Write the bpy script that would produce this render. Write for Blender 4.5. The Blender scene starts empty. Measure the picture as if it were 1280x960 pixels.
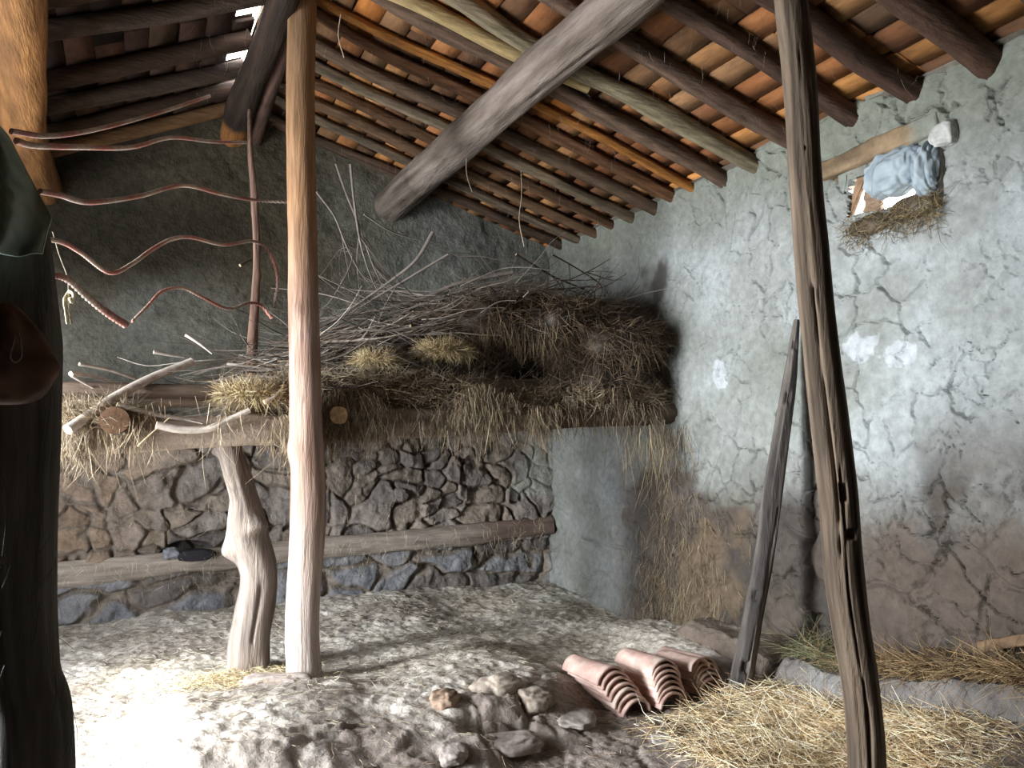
import bpy, math, random
import numpy as np
from mathutils import Vector
random.seed(7); rng = np.random.default_rng(7)
SC = bpy.context.scene; COL = SC.collection
PI = math.pi
# ------------------------------------------------------------------ camera
psi, tht, FPX, EYE = math.radians(25.6), math.radians(3.75), 960.0, 1.5
fw = np.array([math.sin(psi)*math.cos(tht), math.cos(psi)*math.cos(tht), math.sin(tht)])
rt = np.array([math.cos(psi), -math.sin(psi), 0.0]); up = np.cross(rt, fw)
CAM = np.array([0, 0, EYE])
def hit(px, py, ax, v):
    d = fw + rt*(px-640)/FPX + up*(480-py)/FPX
    return CAM + d*((v-CAM[ax])/d[ax])
def at(px, py, Y): return hit(px, py, 1, Y)          # point of the room at depth Y seen there
def ground(px, py, z=0.0): return hit(px, py, 2, z)
XR, YB, XL, YN = 3.65, 6.71, -1.9, -0.6              # right wall, back wall, left wall, near wall
def deck_r(x): return 3.36 + 0.29*(XR-x)
RX = 0.6; RZ = deck_r(RX)
def deck_l(x): return RZ - 0.45*(RX-x)
def deck(x): return np.where(x > RX, deck_r(x), deck_l(x))
# ------------------------------------------------------------------ noise
def _h(ix, iy, iz, seed):
    n = (ix.astype(np.int64)*374761393 + iy.astype(np.int64)*668265263 + iz.astype(np.int64)*2147483647 + seed*1274126177) & 0xffffffff
    n = ((n ^ (n >> 13))*1274126177) & 0xffffffff
    n = ((n ^ (n >> 16))*2246822519) & 0xffffffff
    return ((n ^ (n >> 15)) & 0xffffff)/float(0xffffff)
def vn(x, y, z=None, seed=0):
    x = np.asarray(x, float); y = np.asarray(y, float)+0*x
    z = np.zeros_like(x) if z is None else np.asarray(z, float)+0*x
    ix, iy, iz = np.floor(x), np.floor(y), np.floor(z)
    fx, fy, fz = x-ix, y-iy, z-iz
    sx, sy, sz = [t*t*t*(t*(t*6-15)+10) for t in (fx, fy, fz)]
    r = 0
    for a in (0, 1):
        for b in (0, 1):
            for c in (0, 1):
                w = (sx if a else 1-sx)*(sy if b else 1-sy)*(sz if c else 1-sz)
                r = r + w*_h(ix+a, iy+b, iz+c, seed)
    return r*2-1
def fbm(x, y, z=None, o=4, seed=0, g=0.5):
    r = 0; a = 1.0; t = 0
    z = 0 if z is None else z
    for i in range(o):
        k = 2.03**i
        r = r + a*vn(np.asarray(x)*k+i*17.3, np.asarray(y)*k+i*9.1, np.asarray(z)*k+0*np.asarray(x)+i*5.7, seed+i); t += a; a *= g
    return r/t*1.6
def sstep(a, b, x):
    t = np.clip((x-a)/(b-a), 0, 1); return t*t*(3-2*t)
def voro(u, v, seed=0, jit=0.9):
    iu, iv = np.floor(u), np.floor(v)
    d1 = np.full(u.shape, 9.0); d2 = np.full(u.shape, 9.0); idd = np.zeros(u.shape)
    p1u = np.zeros(u.shape); p1v = np.zeros(u.shape)
    for a in (-1, 0, 1):
        for b in (-1, 0, 1):
            cu, cv = iu+a, iv+b; z0 = np.zeros_like(cu)
            pu = cu+.5+jit*(_h(cu, cv, z0, seed)-.5); pv = cv+.5+jit*(_h(cu, cv, z0, seed+51)-.5)
            d = np.hypot(pu-u, pv-v); i = _h(cu, cv, z0, seed+99)
            m = d < d1
            d2 = np.where(m, d1, np.minimum(d2, d)); idd = np.where(m, i, idd); d1 = np.where(m, d, d1)
    return d1, d2, idd
def lin(h):
    h = h.lstrip('#'); c = np.array([int(h[i:i+2], 16)/255 for i in (0, 2, 4)])
    return np.where(c <= .04045, c/12.92, ((c+.055)/1.055)**2.4)
def mixc(a, b, t):
    t = np.clip(np.asarray(t, float), 0, 1)[..., None]; return np.asarray(a)*(1-t)+np.asarray(b)*t
# ------------------------------------------------------------------ materials
def mat(name, rough=0.9, bumps=60, bump=0.3, var=0.35, vscale=9.0, dist=0.004, stretch=None, spec=0.2):
    m = bpy.data.materials.new(name); m.use_nodes = True; nt = m.node_tree; N = nt.nodes; L = nt.links
    b = N['Principled BSDF']; b.inputs['Roughness'].default_value = rough
    b.inputs['Specular IOR Level'].default_value = spec
    at_ = N.new('ShaderNodeAttribute'); at_.attribute_name = 'Col'
    tc = N.new('ShaderNodeTexCoord'); src = tc.outputs['Object']
    if stretch:
        mp = N.new('ShaderNodeMapping'); mp.inputs['Scale'].default_value = stretch; L.new(src, mp.inputs['Vector']); src = mp.outputs['Vector']
    n1 = N.new('ShaderNodeTexNoise'); n1.inputs['Scale'].default_value = vscale; n1.inputs['Detail'].default_value = 6; n1.inputs['Roughness'].default_value = .65
    L.new(src, n1.inputs['Vector'])
    mr = N.new('ShaderNodeMapRange'); mr.inputs['From Min'].default_value = .3; mr.inputs['From Max'].default_value = .7
    mr.inputs['To Min'].default_value = 1-var; mr.inputs['To Max'].default_value = 1+var; L.new(n1.outputs['Fac'], mr.inputs['Value'])
    mx = N.new('ShaderNodeVectorMath'); mx.operation = 'SCALE'; L.new(at_.outputs['Color'], mx.inputs[0]); L.new(mr.outputs['Result'], mx.inputs['Scale'])
    L.new(mx.outputs['Vector'], b.inputs['Base Color'])
    n2 = N.new('ShaderNodeTexNoise'); n2.inputs['Scale'].default_value = bumps; n2.inputs['Detail'].default_value = 8; n2.inputs['Roughness'].default_value = .6
    L.new(src, n2.inputs['Vector'])
    bp = N.new('ShaderNodeBump'); bp.inputs['Strength'].default_value = bump; bp.inputs['Distance'].default_value = dist
    L.new(n2.outputs['Fac'], bp.inputs['Height']); L.new(bp.outputs['Normal'], b.inputs['Normal'])
    return m
M_MUD = mat('mud_plaster', bumps=38, bump=.8, var=.20, vscale=20, dist=.014)
M_STONE = mat('stone_masonry', bumps=34, bump=.9, var=.32, vscale=18, dist=.02)
M_DIRT = mat('dirt_floor', bumps=55, bump=.7, var=.35, vscale=30, dist=.012)
M_WOOD = mat('old_wood', bumps=50, bump=.5, var=.3, vscale=14, dist=.006, rough=.8)
M_WOODV = mat('wood_upright', bumps=60, bump=.9, var=.32, vscale=26, dist=.012, stretch=(1, 1, .10), rough=.85)
M_WOODX = mat('wood_along_x', bumps=60, bump=.9, var=.38, vscale=26, dist=.014, stretch=(.12, 1, 1), rough=.85)
M_WOODY = mat('wood_along_y', bumps=60, bump=.9, var=.34, vscale=26, dist=.014, stretch=(1, .12, 1), rough=.85)
M_BOARD = mat('roof_boards', bumps=60, bump=.4, var=.4, vscale=18, dist=.005, stretch=(1, .25, 1))
M_STRAW = mat('straw', rough=.6, bumps=90, bump=.1, var=.25, vscale=5, spec=.35)
M_TWIG = mat('twig_bark', bumps=80, bump=.4, var=.3, vscale=20)
M_ROPE = mat('twisted_rope', bumps=200, bump=.4, var=.3, vscale=30)
M_TILE = mat('terracotta', bumps=60, bump=.3, var=.22, vscale=14, rough=.85)
M_CLOTH = mat('cloth', bumps=140, bump=.25, var=.14, vscale=10, rough=.85)
M_ROCK = mat('rock', bumps=30, bump=.6, var=.25, vscale=12, dist=.01)
# ------------------------------------------------------------------ objects
def tag(o, label=None, cat=None, group=None, kind=None):
    if label: o['label'] = label
    if cat: o['category'] = cat
    if group: o['group'] = group
    if kind or cat or label: o['kind'] = kind or 'thing'
    return o
def mesh(name, V, F, C, material, parent=None, smooth=True):
    V = np.asarray(V, float); me = bpy.data.meshes.new(name)
    loops = []; starts = []; tot = 0
    for f in F:
        f = np.asarray(f, np.int32)
        if f.size == 0: continue
        n, k = f.shape; loops.append(f.ravel()); starts.append(tot+np.arange(n)*k); tot += n*k
    loops = np.concatenate(loops); starts = np.concatenate(starts)
    me.vertices.add(len(V)); me.vertices.foreach_set('co', V.ravel())
    me.loops.add(len(loops)); me.loops.foreach_set('vertex_index', loops)
    me.polygons.add(len(starts)); me.polygons.foreach_set('loop_start', starts)
    if smooth: me.polygons.foreach_set('use_smooth', np.ones(len(starts), bool))
    C = np.asarray(C, float)
    if C.ndim == 1: C = np.tile(C, (len(V), 1))
    a = me.color_attributes.new('Col', 'FLOAT_COLOR', 'POINT')
    a.data.foreach_set('color', np.hstack([np.clip(C, 0, 1), np.ones((len(V), 1))]).ravel())
    me.update(calc_edges=True); me.validate()
    me.materials.append(material)
    o = bpy.data.objects.new(name, me); COL.objects.link(o)
    if parent: o.parent = parent
    return o
class MB:
    def __init__(s): s.V = []; s.C = []; s.F = {}; s.n = 0
    def add(s, V, F, C):
        V = np.asarray(V, float); C = np.asarray(C, float)
        if C.ndim == 1: C = np.tile(C, (len(V), 1))
        for f in F:
            f = np.asarray(f)
            if f.size: s.F.setdefault(f.shape[1], []).append(f+s.n)
        s.V.append(V); s.C.append(C); s.n += len(V)
    def build(s, name, m, parent=None, smooth=True):
        return mesh(name, np.vstack(s.V), [np.vstack(v) for v in s.F.values()], np.vstack(s.C), m, parent, smooth)
def origin(o, p):
    p = Vector(p); o.data.transform(__import__('mathutils').Matrix.Translation(-p)); o.location = p; return o
def empty(name, loc):
    o = bpy.data.objects.new(name, None); COL.objects.link(o); o.location = Vector(loc); o.empty_display_size = .05; return o
def under(o, root):                       # parent o to root, keeping its place
    o.parent = root; o.data.transform(__import__('mathutils').Matrix.Translation(-Vector(root.location))); return o
def grid(nu, nv):
    i = np.arange((nu-1)*(nv-1)); r = i//(nv-1); c = i % (nv-1); a = r*nv+c
    return np.stack([a, a+1, a+nv+1, a+nv], 1)
def spline(P, step, extra=None):
    P = np.asarray(P, float)
    if len(P) == 2: P = np.vstack([P[0], (P[0]+P[1])/2, P[1]]); extra = None if extra is None else np.array([extra[0], (extra[0]+extra[1])/2, extra[1]])
    Q = np.vstack([2*P[0]-P[1], P, 2*P[-1]-P[-2]])
    if extra is not None: E = np.concatenate([[extra[0]], extra, [extra[-1]]])
    out = []; eo = []
    for i in range(1, len(Q)-2):
        n = max(1, int(math.ceil(np.linalg.norm(Q[i+1]-Q[i])/step)))
        for j in range(n):
            t = j/n; a, b, c, d = Q[i-1:i+3]
            out.append(.5*(2*b+(c-a)*t+(2*a-5*b+4*c-d)*t*t+(-a+3*b-3*c+d)*t**3))
            if extra is not None: eo.append(E[i]*(1-t)+E[i+1]*t)
    out.append(P[-1])
    if extra is not None: eo.append(E[-2])
    return np.array(out), (np.array(eo) if extra is not None else None)
def tube(P, R, seg=12, step=.04, seed=0, lump=.08, groove=.05, gf=2.2, gs=1.2, col=None, col2=None, colvar=.5, cap=None,
         cracks=(), holes=(), ref=None, twist=None, knots=(), cfn=None):
    """a solid bar along P; cracks / holes are cut at an angle from ref (0 = towards ref)"""
    R = np.asarray(R, float)*np.ones(len(P)); S, rr = spline(P, step, R); n = len(S)
    T = np.gradient(S, axis=0); T /= np.linalg.norm(T, axis=1)[:, None]+1e-9
    a0 = np.array(ref, float) if ref is not None else np.array([.31, -.42, .85])
    A = np.zeros((n, 3)); A[0] = a0
    for i in range(n):
        v = A[i-1] if i else a0
        v = v-T[i]*(v@T[i])
        if np.linalg.norm(v) < 1e-3: v = np.cross(T[i], [1, .2, .1])
        A[i] = v/np.linalg.norm(v)
    B = np.cross(T, A)
    if ref is not None and abs(T[0][2]) > .5: B = B*np.sign(B[0]@rt)   # + angle = to the right of the picture
    th = np.linspace(0, 2*PI, seg, endpoint=False)
    s = np.concatenate([[0], np.cumsum(np.linalg.norm(np.diff(S, axis=0), axis=1))])
    SS, TH = np.meshgrid(s, th, indexing='ij'); RR = rr[:, None]*np.ones_like(TH)
    cx, sy = np.cos(TH), np.sin(TH)
    f = 1+lump*fbm(cx*.8, sy*.8, SS*2.0, 3, seed)+groove*fbm(cx*gf, sy*gf, SS*gs, 4, seed+31)
    if twist: f = f*(1+.22*np.cos(2*(TH-SS*twist)))
    for (sk, ak, wk, hk) in knots:
        da = np.angle(np.exp(1j*(TH-ak))); f += hk*np.exp(-((SS-sk)/wk)**2-(da*rr[:, None]/wk)**2)
    stain = np.zeros_like(TH)
    for (s0, s1, ac, wa, dp) in cracks:
        ce = ac+.10*fbm(SS*2.2, SS*0+seed, None, 3, seed+7)
        da = np.angle(np.exp(1j*(TH-ce))); wid = wa*sstep(s0, s0+.25, SS)*(1-sstep(s1-.25, s1, SS))*(.6+.5*vn(SS*6, SS*0, None, seed+3))+1e-4
        f -= dp*np.exp(-(da/wid)**2)
    for (sk, ak, hs, ha, dp) in holes:
        da = np.angle(np.exp(1j*(TH-ak))); f -= dp*(1-sstep(.7, 1.1, np.maximum(np.abs(SS-sk)/hs, np.abs(da)/ha)))
    RR = RR*f
    V = S[:, None, :]+RR[..., None]*(cx[..., None]*A[:, None, :]+sy[..., None]*B[:, None, :])
    i = np.arange(n-1)[:, None]; j = np.arange(seg)[None]; j2 = (j+1) % seg
    q = np.stack([i*seg+j, i*seg+j2, (i+1)*seg+j2, (i+1)*seg+j], -1).reshape(-1, 4)
    t = np.clip(.5+colvar*fbm(cx*2.5, sy*2.5, SS*1.0, 4, seed+77)+.25*fbm(cx*1.0, sy*1.0, SS*3, 2, seed+9), 0, 1)
    C = mixc(col, col if col2 is None else col2, t)
    if cfn is not None: C = cfn(C, V, SS, TH)
    V = V.reshape(-1, 3); C = C.reshape(-1, 3)
    cc = col if cap is None else cap
    k = len(V); tri = []; VV = [V]; CC = [C]
    for e, (base, nrm) in enumerate(((0, -T[0]), ((n-1)*seg, T[-1]))):
        ring = V[base:base+seg]; ctr = ring.mean(0); inner = ring*.5+ctr*.5+nrm*rr[0 if e == 0 else -1]*.04
        VV += [ring, inner, (ctr+nrm*rr[0 if e == 0 else -1]*.05)[None]]
        rc = np.array(cc)[None]*(1+.25*fbm(np.arange(seg)*.9, np.zeros(seg), None, 2, seed+5))[:, None]
        CC += [rc, rc*.85, np.array(cc)[None]*.8]
        o0 = k; jj = np.arange(seg); j2b = (jj+1) % seg
        qq = np.stack([o0+jj, o0+j2b, o0+seg+j2b, o0+seg+jj], 1); tt = np.stack([o0+seg+jj, o0+seg+j2b, np.full(seg, o0+2*seg)], 1)
        if e == 0: qq = qq[:, ::-1]; tt = tt[:, ::-1]
        q = np.vstack([q, qq]); tri.append(tt); k += 2*seg+1
    if np.dot(np.cross(A[0], B[0]), T[0]) < 0: q = q[:, ::-1]; tri = [x[:, ::-1] for x in tri]
    return np.vstack(VV), [q, np.vstack(tri)], np.vstack(CC)
def log(name, P, R, material=M_WOOD, parent=None, **k):
    V, F, C = tube(P, R, **k); o = mesh(name, V, F, C, material)
    origin(o, P[0])
    return o
def blades(c, d, L, w, cols, droop=0.3, seed=0):
    """straws: three-sided stems with a bend, c start, d unit direction"""
    r = np.random.default_rng(seed); n = len(c); d = d/(np.linalg.norm(d, axis=1)[:, None]+1e-9)
    a = np.cross(d, r.normal(size=(n, 3))); a /= np.linalg.norm(a, axis=1)[:, None]+1e-9; b = np.cross(d, a)
    L = L*np.ones(n); w = w*np.ones(n); bend = (a*r.normal(size=(n, 1))*droop+np.array([0, 0, -.25*droop]))*L[:, None]
    V = np.zeros((n, 9, 3))
    for k, t in enumerate((0, .5, 1.0)):
        ctr = c+d*(L*t)[:, None]+bend*(t*t)
        wd = (w*(1, .9, .35)[k])[:, None]
        for j in range(3):
            an = j*2*PI/3; V[:, k*3+j] = ctr+wd*(a*math.cos(an)+b*math.sin(an))
    base = (np.arange(n)*9)[:, None]
    q = []
    for k in (0, 1):
        for j in range(3):
            j2 = (j+1) % 3; q.append(np.array([k*3+j, k*3+j2, k*3+3+j2, k*3+3+j])[None]+base)
    return V.reshape(-1, 3), [np.vstack(q), np.vstack([np.array([6, 7, 8])[None]+base])], np.repeat(cols, 9, 0)
def pick(cs, n, r, var=.2):
    cs = np.array([lin(c) for c in cs]); return cs[r.integers(0, len(cs), n)]*(1+var*r.normal(size=(n, 1))).clip(.4, 1.6)
# ------------------------------------------------------------------ floor
GX = np.array([XL-.1, XR+.1]); 
def edge_y(x): return 3.36+.16*(x-.3)+.10*np.sin(x*3.1+.6)+.06*np.sin(x*8.3)
def hgt(x, y):
    x = np.asarray(x, float); y = np.asarray(y, float)
    wgt = sstep(-.2, .25, x)*(1-sstep(1.9, 2.6, x))
    rise = sstep(-.22, .14, y-edge_y(x)+.12*fbm(x*2.2, y*2.2, None, 3, 5))
    h = .17*wgt*rise*(1-.75*sstep(.5, 1.9, y-edge_y(x)))
    cl = np.exp(-((y-edge_y(x)-.05)/.40)**2)*wgt
    d1, d2, _ = voro(x*2.3+.7*fbm(x*2, y*2, None, 3, 8), y*2.6+.7*fbm(x*2, y*2, None, 3, 9), 4)
    h = h+cl*(.022*(sstep(.0, .10, d2-d1)-.6)*sstep(-.1, .3, fbm(x*1.5, y*1.5, None, 2, 13))+.055*fbm(x*2.2, y*2.2, None, 4, 11)+.018*np.abs(fbm(x*5, y*5, None, 3, 15))-.035*sstep(.25, .0, np.abs(fbm(x*2.4+3, y*2.4, None, 3, 12)))*sstep(1.0, 1.6, x))
    near = 1-sstep(3.2, 4.2, y)
    d1, d2, _ = voro(x*2.6+.4*fbm(x*2, y*2, None, 2, 18), y*2.6, 14)
    h = h+near*.014*(sstep(0, .12, d2-d1)-.5)
    h = h+.022*fbm(x*1.6, y*1.6, None, 3, 21)+.010*fbm(x*9, y*9, None, 3, 25)+.006*fbm(x*30, y*30, None, 2, 28)
    h = h+.07*sstep(5.5, 6.7, y)+.12*sstep(2.9, 3.35, x)*sstep(3.4, 3.9, y)*sstep(5.5, 4.6, y)
    h = h+.19*sstep(2.6, 3.3, x)*sstep(3.1, 2.1, y)+.05*sstep(2.7, 3.2, x)*sstep(3.8, 3.4, y)
    return h
def hz(x, y): return float(hgt(np.array([x]), np.array([y]))[0])
def floor_patch(x0, x1, y0, y1, st):
    nx, ny = int((x1-x0)/st)+1, int((y1-y0)/st)+1
    X, Y = np.meshgrid(np.linspace(x0, x1, nx), np.linspace(y0, y1, ny), indexing='ij'); Z = hgt(X, Y)
    dust = lin('#b8b1a8'); brown = lin('#776a60'); straw = lin('#b8ac98'); pale = lin('#cbc6be'); purple = lin('#74675f')
    a = .5+.6*fbm(X*1.3, Y*1.3, None, 4, 41)
    C = mixc(dust, pale, a)
    C = mixc(C, straw, sstep(.0, .7, fbm(X*1.1+5, Y*1.1, None, 4, 43))*sstep(3.9, 4.8, Y)*.6); C = mixc(C, lin('#ddd6c9'), np.exp(-((X-2.4)/1.0)**2-((Y-4.9)/.8)**2)*.7)  # strawy tone, then a soft pale pool: light on the far floor painted in
    C = mixc(C, brown, sstep(.1, .6, fbm(X*2.3, Y*2.3+7, None, 4, 45))*.6)
    nr = sstep(.45, .95, X)*(1-sstep(.0, .5, Y-edge_y(X)-.15*fbm(X*3, Y*3, None, 3, 47)))
    C = mixc(C, mixc(purple, lin('#877a73'), .5+.8*fbm(X*4, Y*4, None, 3, 48)), nr*.85)
    C = C*(1+.22*fbm(X*22, Y*22, None, 3, 49))[..., None]
    return np.stack([X, Y, Z], -1).reshape(-1, 3), [grid(nx, ny)[:, ::-1]], C.reshape(-1, 3)
m = MB(); m.add(*floor_patch(XL-.15, XR+.15, 1.9, YB+.15, .013)); m.add(*floor_patch(XL-.15, XR+.15, YN-.15, 1.9, .06))
fl = m.build('floor', M_DIRT); tag(fl, kind='structure')
# ------------------------------------------------------------------ right wall (cracked mud plaster)
WY0, WY1, WZ0, WZ1 = 2.53, 3.09, 2.70, 2.985        # window hole
def win_top(y): return 2.955+.01*np.sin(y*9)
def in_window(y, z):
    e = .014*fbm(y*9, z*9, None, 3, 61)
    bot = 2.735+.045*sstep(2.9, 2.6, y)
    return (y > WY0+e) & (y < WY1+e-.1*(z-2.75)) & (z > bot+e) & (z < win_top(y))
def rdisp(Y, Z):
    wu, wv = Y+.06*fbm(Y*4, Z*4, None, 3, 70), Z+.06*fbm(Y*4, Z*4, None, 3, 73)
    D = .03*fbm(Y*.9, Z*.9, None, 3, 75)+.010*fbm(Y*4, Z*4, None, 4, 76)
    crk = np.zeros_like(Y)
    for (su, sv, sd, w, dp) in ((5.6, 4.8, 3, .062, .05), (12, 9.5, 5, .075, .026)):
        d1, d2, idd = voro(wu*su+.09*fbm(Y*16, Z*16, None, 2, 79), wv*sv+.09*fbm(Y*16, Z*16, None, 2, 80), sd)
        msk = sstep(-.45, .05, fbm(Y*1.7, Z*1.7, None, 3, 81+sd))*sstep(.25, .8, Z+.35*fbm(Y*2, Z*2, None, 2, 83))
        msk = msk*(.35+.65*sstep(5.4, 3.6, Y))
        brk = np.clip(fbm(Y*5.5, Z*5.5, None, 3, 85+sd)*1.3+(.55 if su < 10 else .0), 0, 1.15)      # the cracks come and go
        wid = w*brk*msk+1e-4
        c = (1-sstep(wid*.4, wid, d2-d1))*(msk > .05)
        D = D-dp*c+.006*(idd-.5)*msk*sstep(0, .2, d2-d1)*(1 if su < 10 else .5); crk = np.maximum(crk, c)
        D = D+.006*msk*(np.clip(d2-d1, 0, .35)-.2)*(1 if su < 10 else .4)
    low = 1-sstep(.6, 1.75, Z+.45*fbm(Y*1.2, Z*1.2, None, 2, 86))          # stones show through low down
    d1, d2, idd = voro(wu*2.6, wv*3.4, 23)
    D = D+low*(.022*sstep(0, .2, d2-d1)-.012+.03*(idd-.5)+.014*fbm(Y*10, Z*10, None, 3, 87))
    D = D+.05*np.exp(-((Z-3.33)/.12)**2)*(.5+.8*fbm(Y*3.0, Z*2, None, 3, 88))     # ragged plaster under the boards
    return D, crk, low
Ys = np.arange(.70, YB+.06, .0070); Zs = np.arange(-.05, 3.47, .0070)
Yg, Zg = np.meshgrid(Ys, Zs, indexing='ij'); Dg, crk, low = rdisp(Yg, Zg)
c0 = lin('#929592'); c1 = lin('#7b7e77'); c2 = lin('#4a4038'); c3 = lin('#a6abac'); soot = lin('#3f3a36')
C = mixc(c0, c1, .5+.7*fbm(Yg*1.5, Zg*1.5, None, 4, 91)); C = mixc(C, c3, sstep(.1, .8, fbm(Yg*1.1+3, Zg*1.3, None, 4, 92))*.7)
C = mixc(C, lin('#777a6e'), sstep(2.75, 3.2, Zg)*.7)
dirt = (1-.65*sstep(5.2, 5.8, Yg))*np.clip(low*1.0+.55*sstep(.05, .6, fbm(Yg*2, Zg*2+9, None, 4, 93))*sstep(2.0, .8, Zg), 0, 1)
C = mixc(C, mixc(c2, lin('#352e29'), .5+.8*fbm(Yg*3, Zg*3, None, 3, 94)), dirt*.92)  # brown dirt low on the wall, with the dimmer light there painted in
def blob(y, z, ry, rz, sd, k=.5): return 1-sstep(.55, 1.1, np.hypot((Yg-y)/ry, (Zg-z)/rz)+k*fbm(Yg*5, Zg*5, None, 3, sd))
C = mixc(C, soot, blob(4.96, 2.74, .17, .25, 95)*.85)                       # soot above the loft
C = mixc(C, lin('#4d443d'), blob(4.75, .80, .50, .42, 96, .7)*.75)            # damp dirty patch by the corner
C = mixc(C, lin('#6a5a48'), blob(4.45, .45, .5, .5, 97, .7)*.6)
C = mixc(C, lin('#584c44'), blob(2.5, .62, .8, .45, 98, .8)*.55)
def yz(px, py): p = hit(px, py, 0, XR); return p[1], p[2]
for (px, py, ry, rz, sd) in ((898, 468, .085, .075, 1), (1078, 432, .085, .07, 2), (1124, 440, .10, .07, 3), (890, 330, .12, .12, 4), (1150, 385, .07, .05, 5), (1010, 330, .2, .15, 6)):
    y, z = yz(px, py); C = mixc(C, lin('#b4b9bd'), sstep(1.0, .88, np.hypot((Yg-y)/ry, (Zg-z)/rz)+.6*fbm(Yg*12, Zg*12, None, 3, 100+sd))*(.75 if sd < 4 else .2))
C = C*(1+.09*fbm(Yg*18, Zg*18, None, 3, 99))[..., None]
X = XR-Dg
keep = ~in_window((Yg[:-1, :-1]+Yg[1:, 1:])/2, (Zg[:-1, :-1]+Zg[1:, 1:])/2)
q = grid(len(Ys), len(Zs))[keep.ravel()]
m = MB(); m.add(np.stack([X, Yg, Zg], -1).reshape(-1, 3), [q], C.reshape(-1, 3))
def quadgrid(p00, p10, p01, p11, nu, nv, amp, sd, col, col2, nrm):
    u, v = np.meshgrid(np.linspace(0, 1, nu), np.linspace(0, 1, nv), indexing='ij'); u = u[..., None]; v = v[..., None]
    P = (1-u)*(1-v)*np.array(p00)+u*(1-v)*np.array(p10)+(1-u)*v*np.array(p01)+u*v*np.array(p11)
    n = fbm(P[..., 0]*5+P[..., 2]*3, P[..., 1]*5, P[..., 2]*5, 3, sd); P = P+np.array(nrm)*(amp*n)[..., None]
    return P.reshape(-1, 3), [grid(nu, nv)], mixc(col, col2, .5+.8*n).reshape(-1, 3)
XO = XR+.24                                      # thickness of the wall round the window, and the wall's outer face
mud, mud2 = lin('#8b8378'), lin('#6a6258')
WS = .24                                         # the reveal splays outwards on its far side
m.add(*quadgrid((XR-.02, WY0-.02, 2.715), (XR-.02, WY1+.03, 2.69), (XO, WY0-.02, 2.74), (XO, WY1+WS, 2.74), 30, 20, .015, 3, mud, mud2, (0, 0, 1)))
m.add(*quadgrid((XR-.02, WY0-.06, 2.975), (XR-.02, WY1+.1, 2.965), (XO, WY0-.06, 3.02), (XO, WY1+WS, 3.02), 30, 20, .01, 4, mud, mud2, (0, 0, 1)))
m.add(*quadgrid((XR-.02, WY0, 2.66), (XR-.02, WY0, 3.0), (XO, WY0, 2.66), (XO, WY0, 3.03), 20, 20, .02, 5, mud, mud2, (0, 1, 0)))
m.add(*quadgrid((XR-.02, WY1+.04, 2.66), (XR-.02, WY1, 3.0), (XO, WY1+WS, 2.66), (XO, WY1+WS, 3.03), 20, 20, .02, 6, mud, mud2, (0, 1, 0)))
for (y0, y1, z0, z1) in ((YN-.2, WY0, 0, 3.35), (WY1+WS, YB+.4, 0, 3.35), (WY0, WY1+WS, 0, 2.735), (WY0, WY1+WS, 3.0, 3.35)):
    m.add(*quadgrid((XO, y0, z0), (XO, y1, z0), (XO, y0, z1), (XO, y1, z1), 4, 4, 0, 7, mud, mud2, (1, 0, 0)))
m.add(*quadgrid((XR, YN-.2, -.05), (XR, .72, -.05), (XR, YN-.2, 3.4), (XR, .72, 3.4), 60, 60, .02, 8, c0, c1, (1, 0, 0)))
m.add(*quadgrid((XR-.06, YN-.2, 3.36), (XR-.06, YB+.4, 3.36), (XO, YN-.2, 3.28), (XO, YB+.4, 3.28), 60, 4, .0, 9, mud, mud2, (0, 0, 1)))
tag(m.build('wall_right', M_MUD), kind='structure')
def wall_x(y, z):
    return XR-float(rdisp(np.array([y]), np.array([z]))[0][0])
# ------------------------------------------------------------------ back wall (stone below, smoked mud plaster above)
def beam_z(x): return .535+.0404*(x-1.55)
def bdisp(Xb, Zb):
    n1 = fbm(Xb*3, Zb*3, None, 3, 120); n2 = fbm(Xb*3, Zb*3, None, 3, 123)
    d1, d2, idd = voro(Xb*2.7+.55*n1, Zb*4.0+.5*n2, 131)
    f1, f2, idf = voro(Xb*5.2+.5*n1, Zb*6.6+.5*n2, 133)
    sm = fbm(Xb*1.3, Zb*1.6, None, 2, 135) > .12
    d1 = np.where(sm, f1, d1); d2 = np.where(sm, f2, d2); idd = np.where(sm, idf, idd)
    e1, e2, ide = voro(Xb*1.7+.3*n1, Zb*4.2+.25*n2+.4, 137)
    bigm = sstep(.52, .46, Zb)                                  # large boulders in the bottom course
    ed = np.where(bigm > .5, e2-e1, d2-d1); i = np.where(bigm > .5, ide, idd)
    st = 1-sstep(1.45, 1.95, Zb+.15*n1)                          # stone share
    st = st*(1-.75*sstep(3.0, 3.35, Xb+.2*n2)*sstep(.75, 1.0, Zb))
    D = .02*fbm(Xb*.9, Zb*.9, None, 2, 141)+.012*fbm(Xb*6, Zb*6, None, 4, 142)
    fill = sstep(-.5, .45, fbm(Xb*1.9, Zb*2.4, None, 3, 146))        # mud smeared over the joints
    D = D+st*((.030+.035*fill)*sstep(.0, .20, ed)-.035+.05*(i-.5)+.020*fbm(Xb*9, Zb*9, None, 4, 143))
    D = D-st*.05*np.clip(fbm(Xb*4.3, Zb*4.3, None, 3, 144)-.35, 0, 1)
    D = D+(1-st)*.025*fbm(Xb*2.2, Zb*2.2, None, 4, 145)
    hx, _, hzz = hit(236, 690, 1, YB)
    D = D-.20*(1-sstep(.6, 1.05, np.hypot((Xb-hx)/.19, (Zb-hzz-.02)/.075)))
    return D, ed, i, st, bigm
Xs = np.arange(-1.15, XR+.06, .010); Zs = np.arange(-.05, 4.45, .010)
Xb, Zb = np.meshgrid(Xs, Zs, indexing='ij'); Db, ed, ii, st, bigm = bdisp(Xb, Zb)
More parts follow.
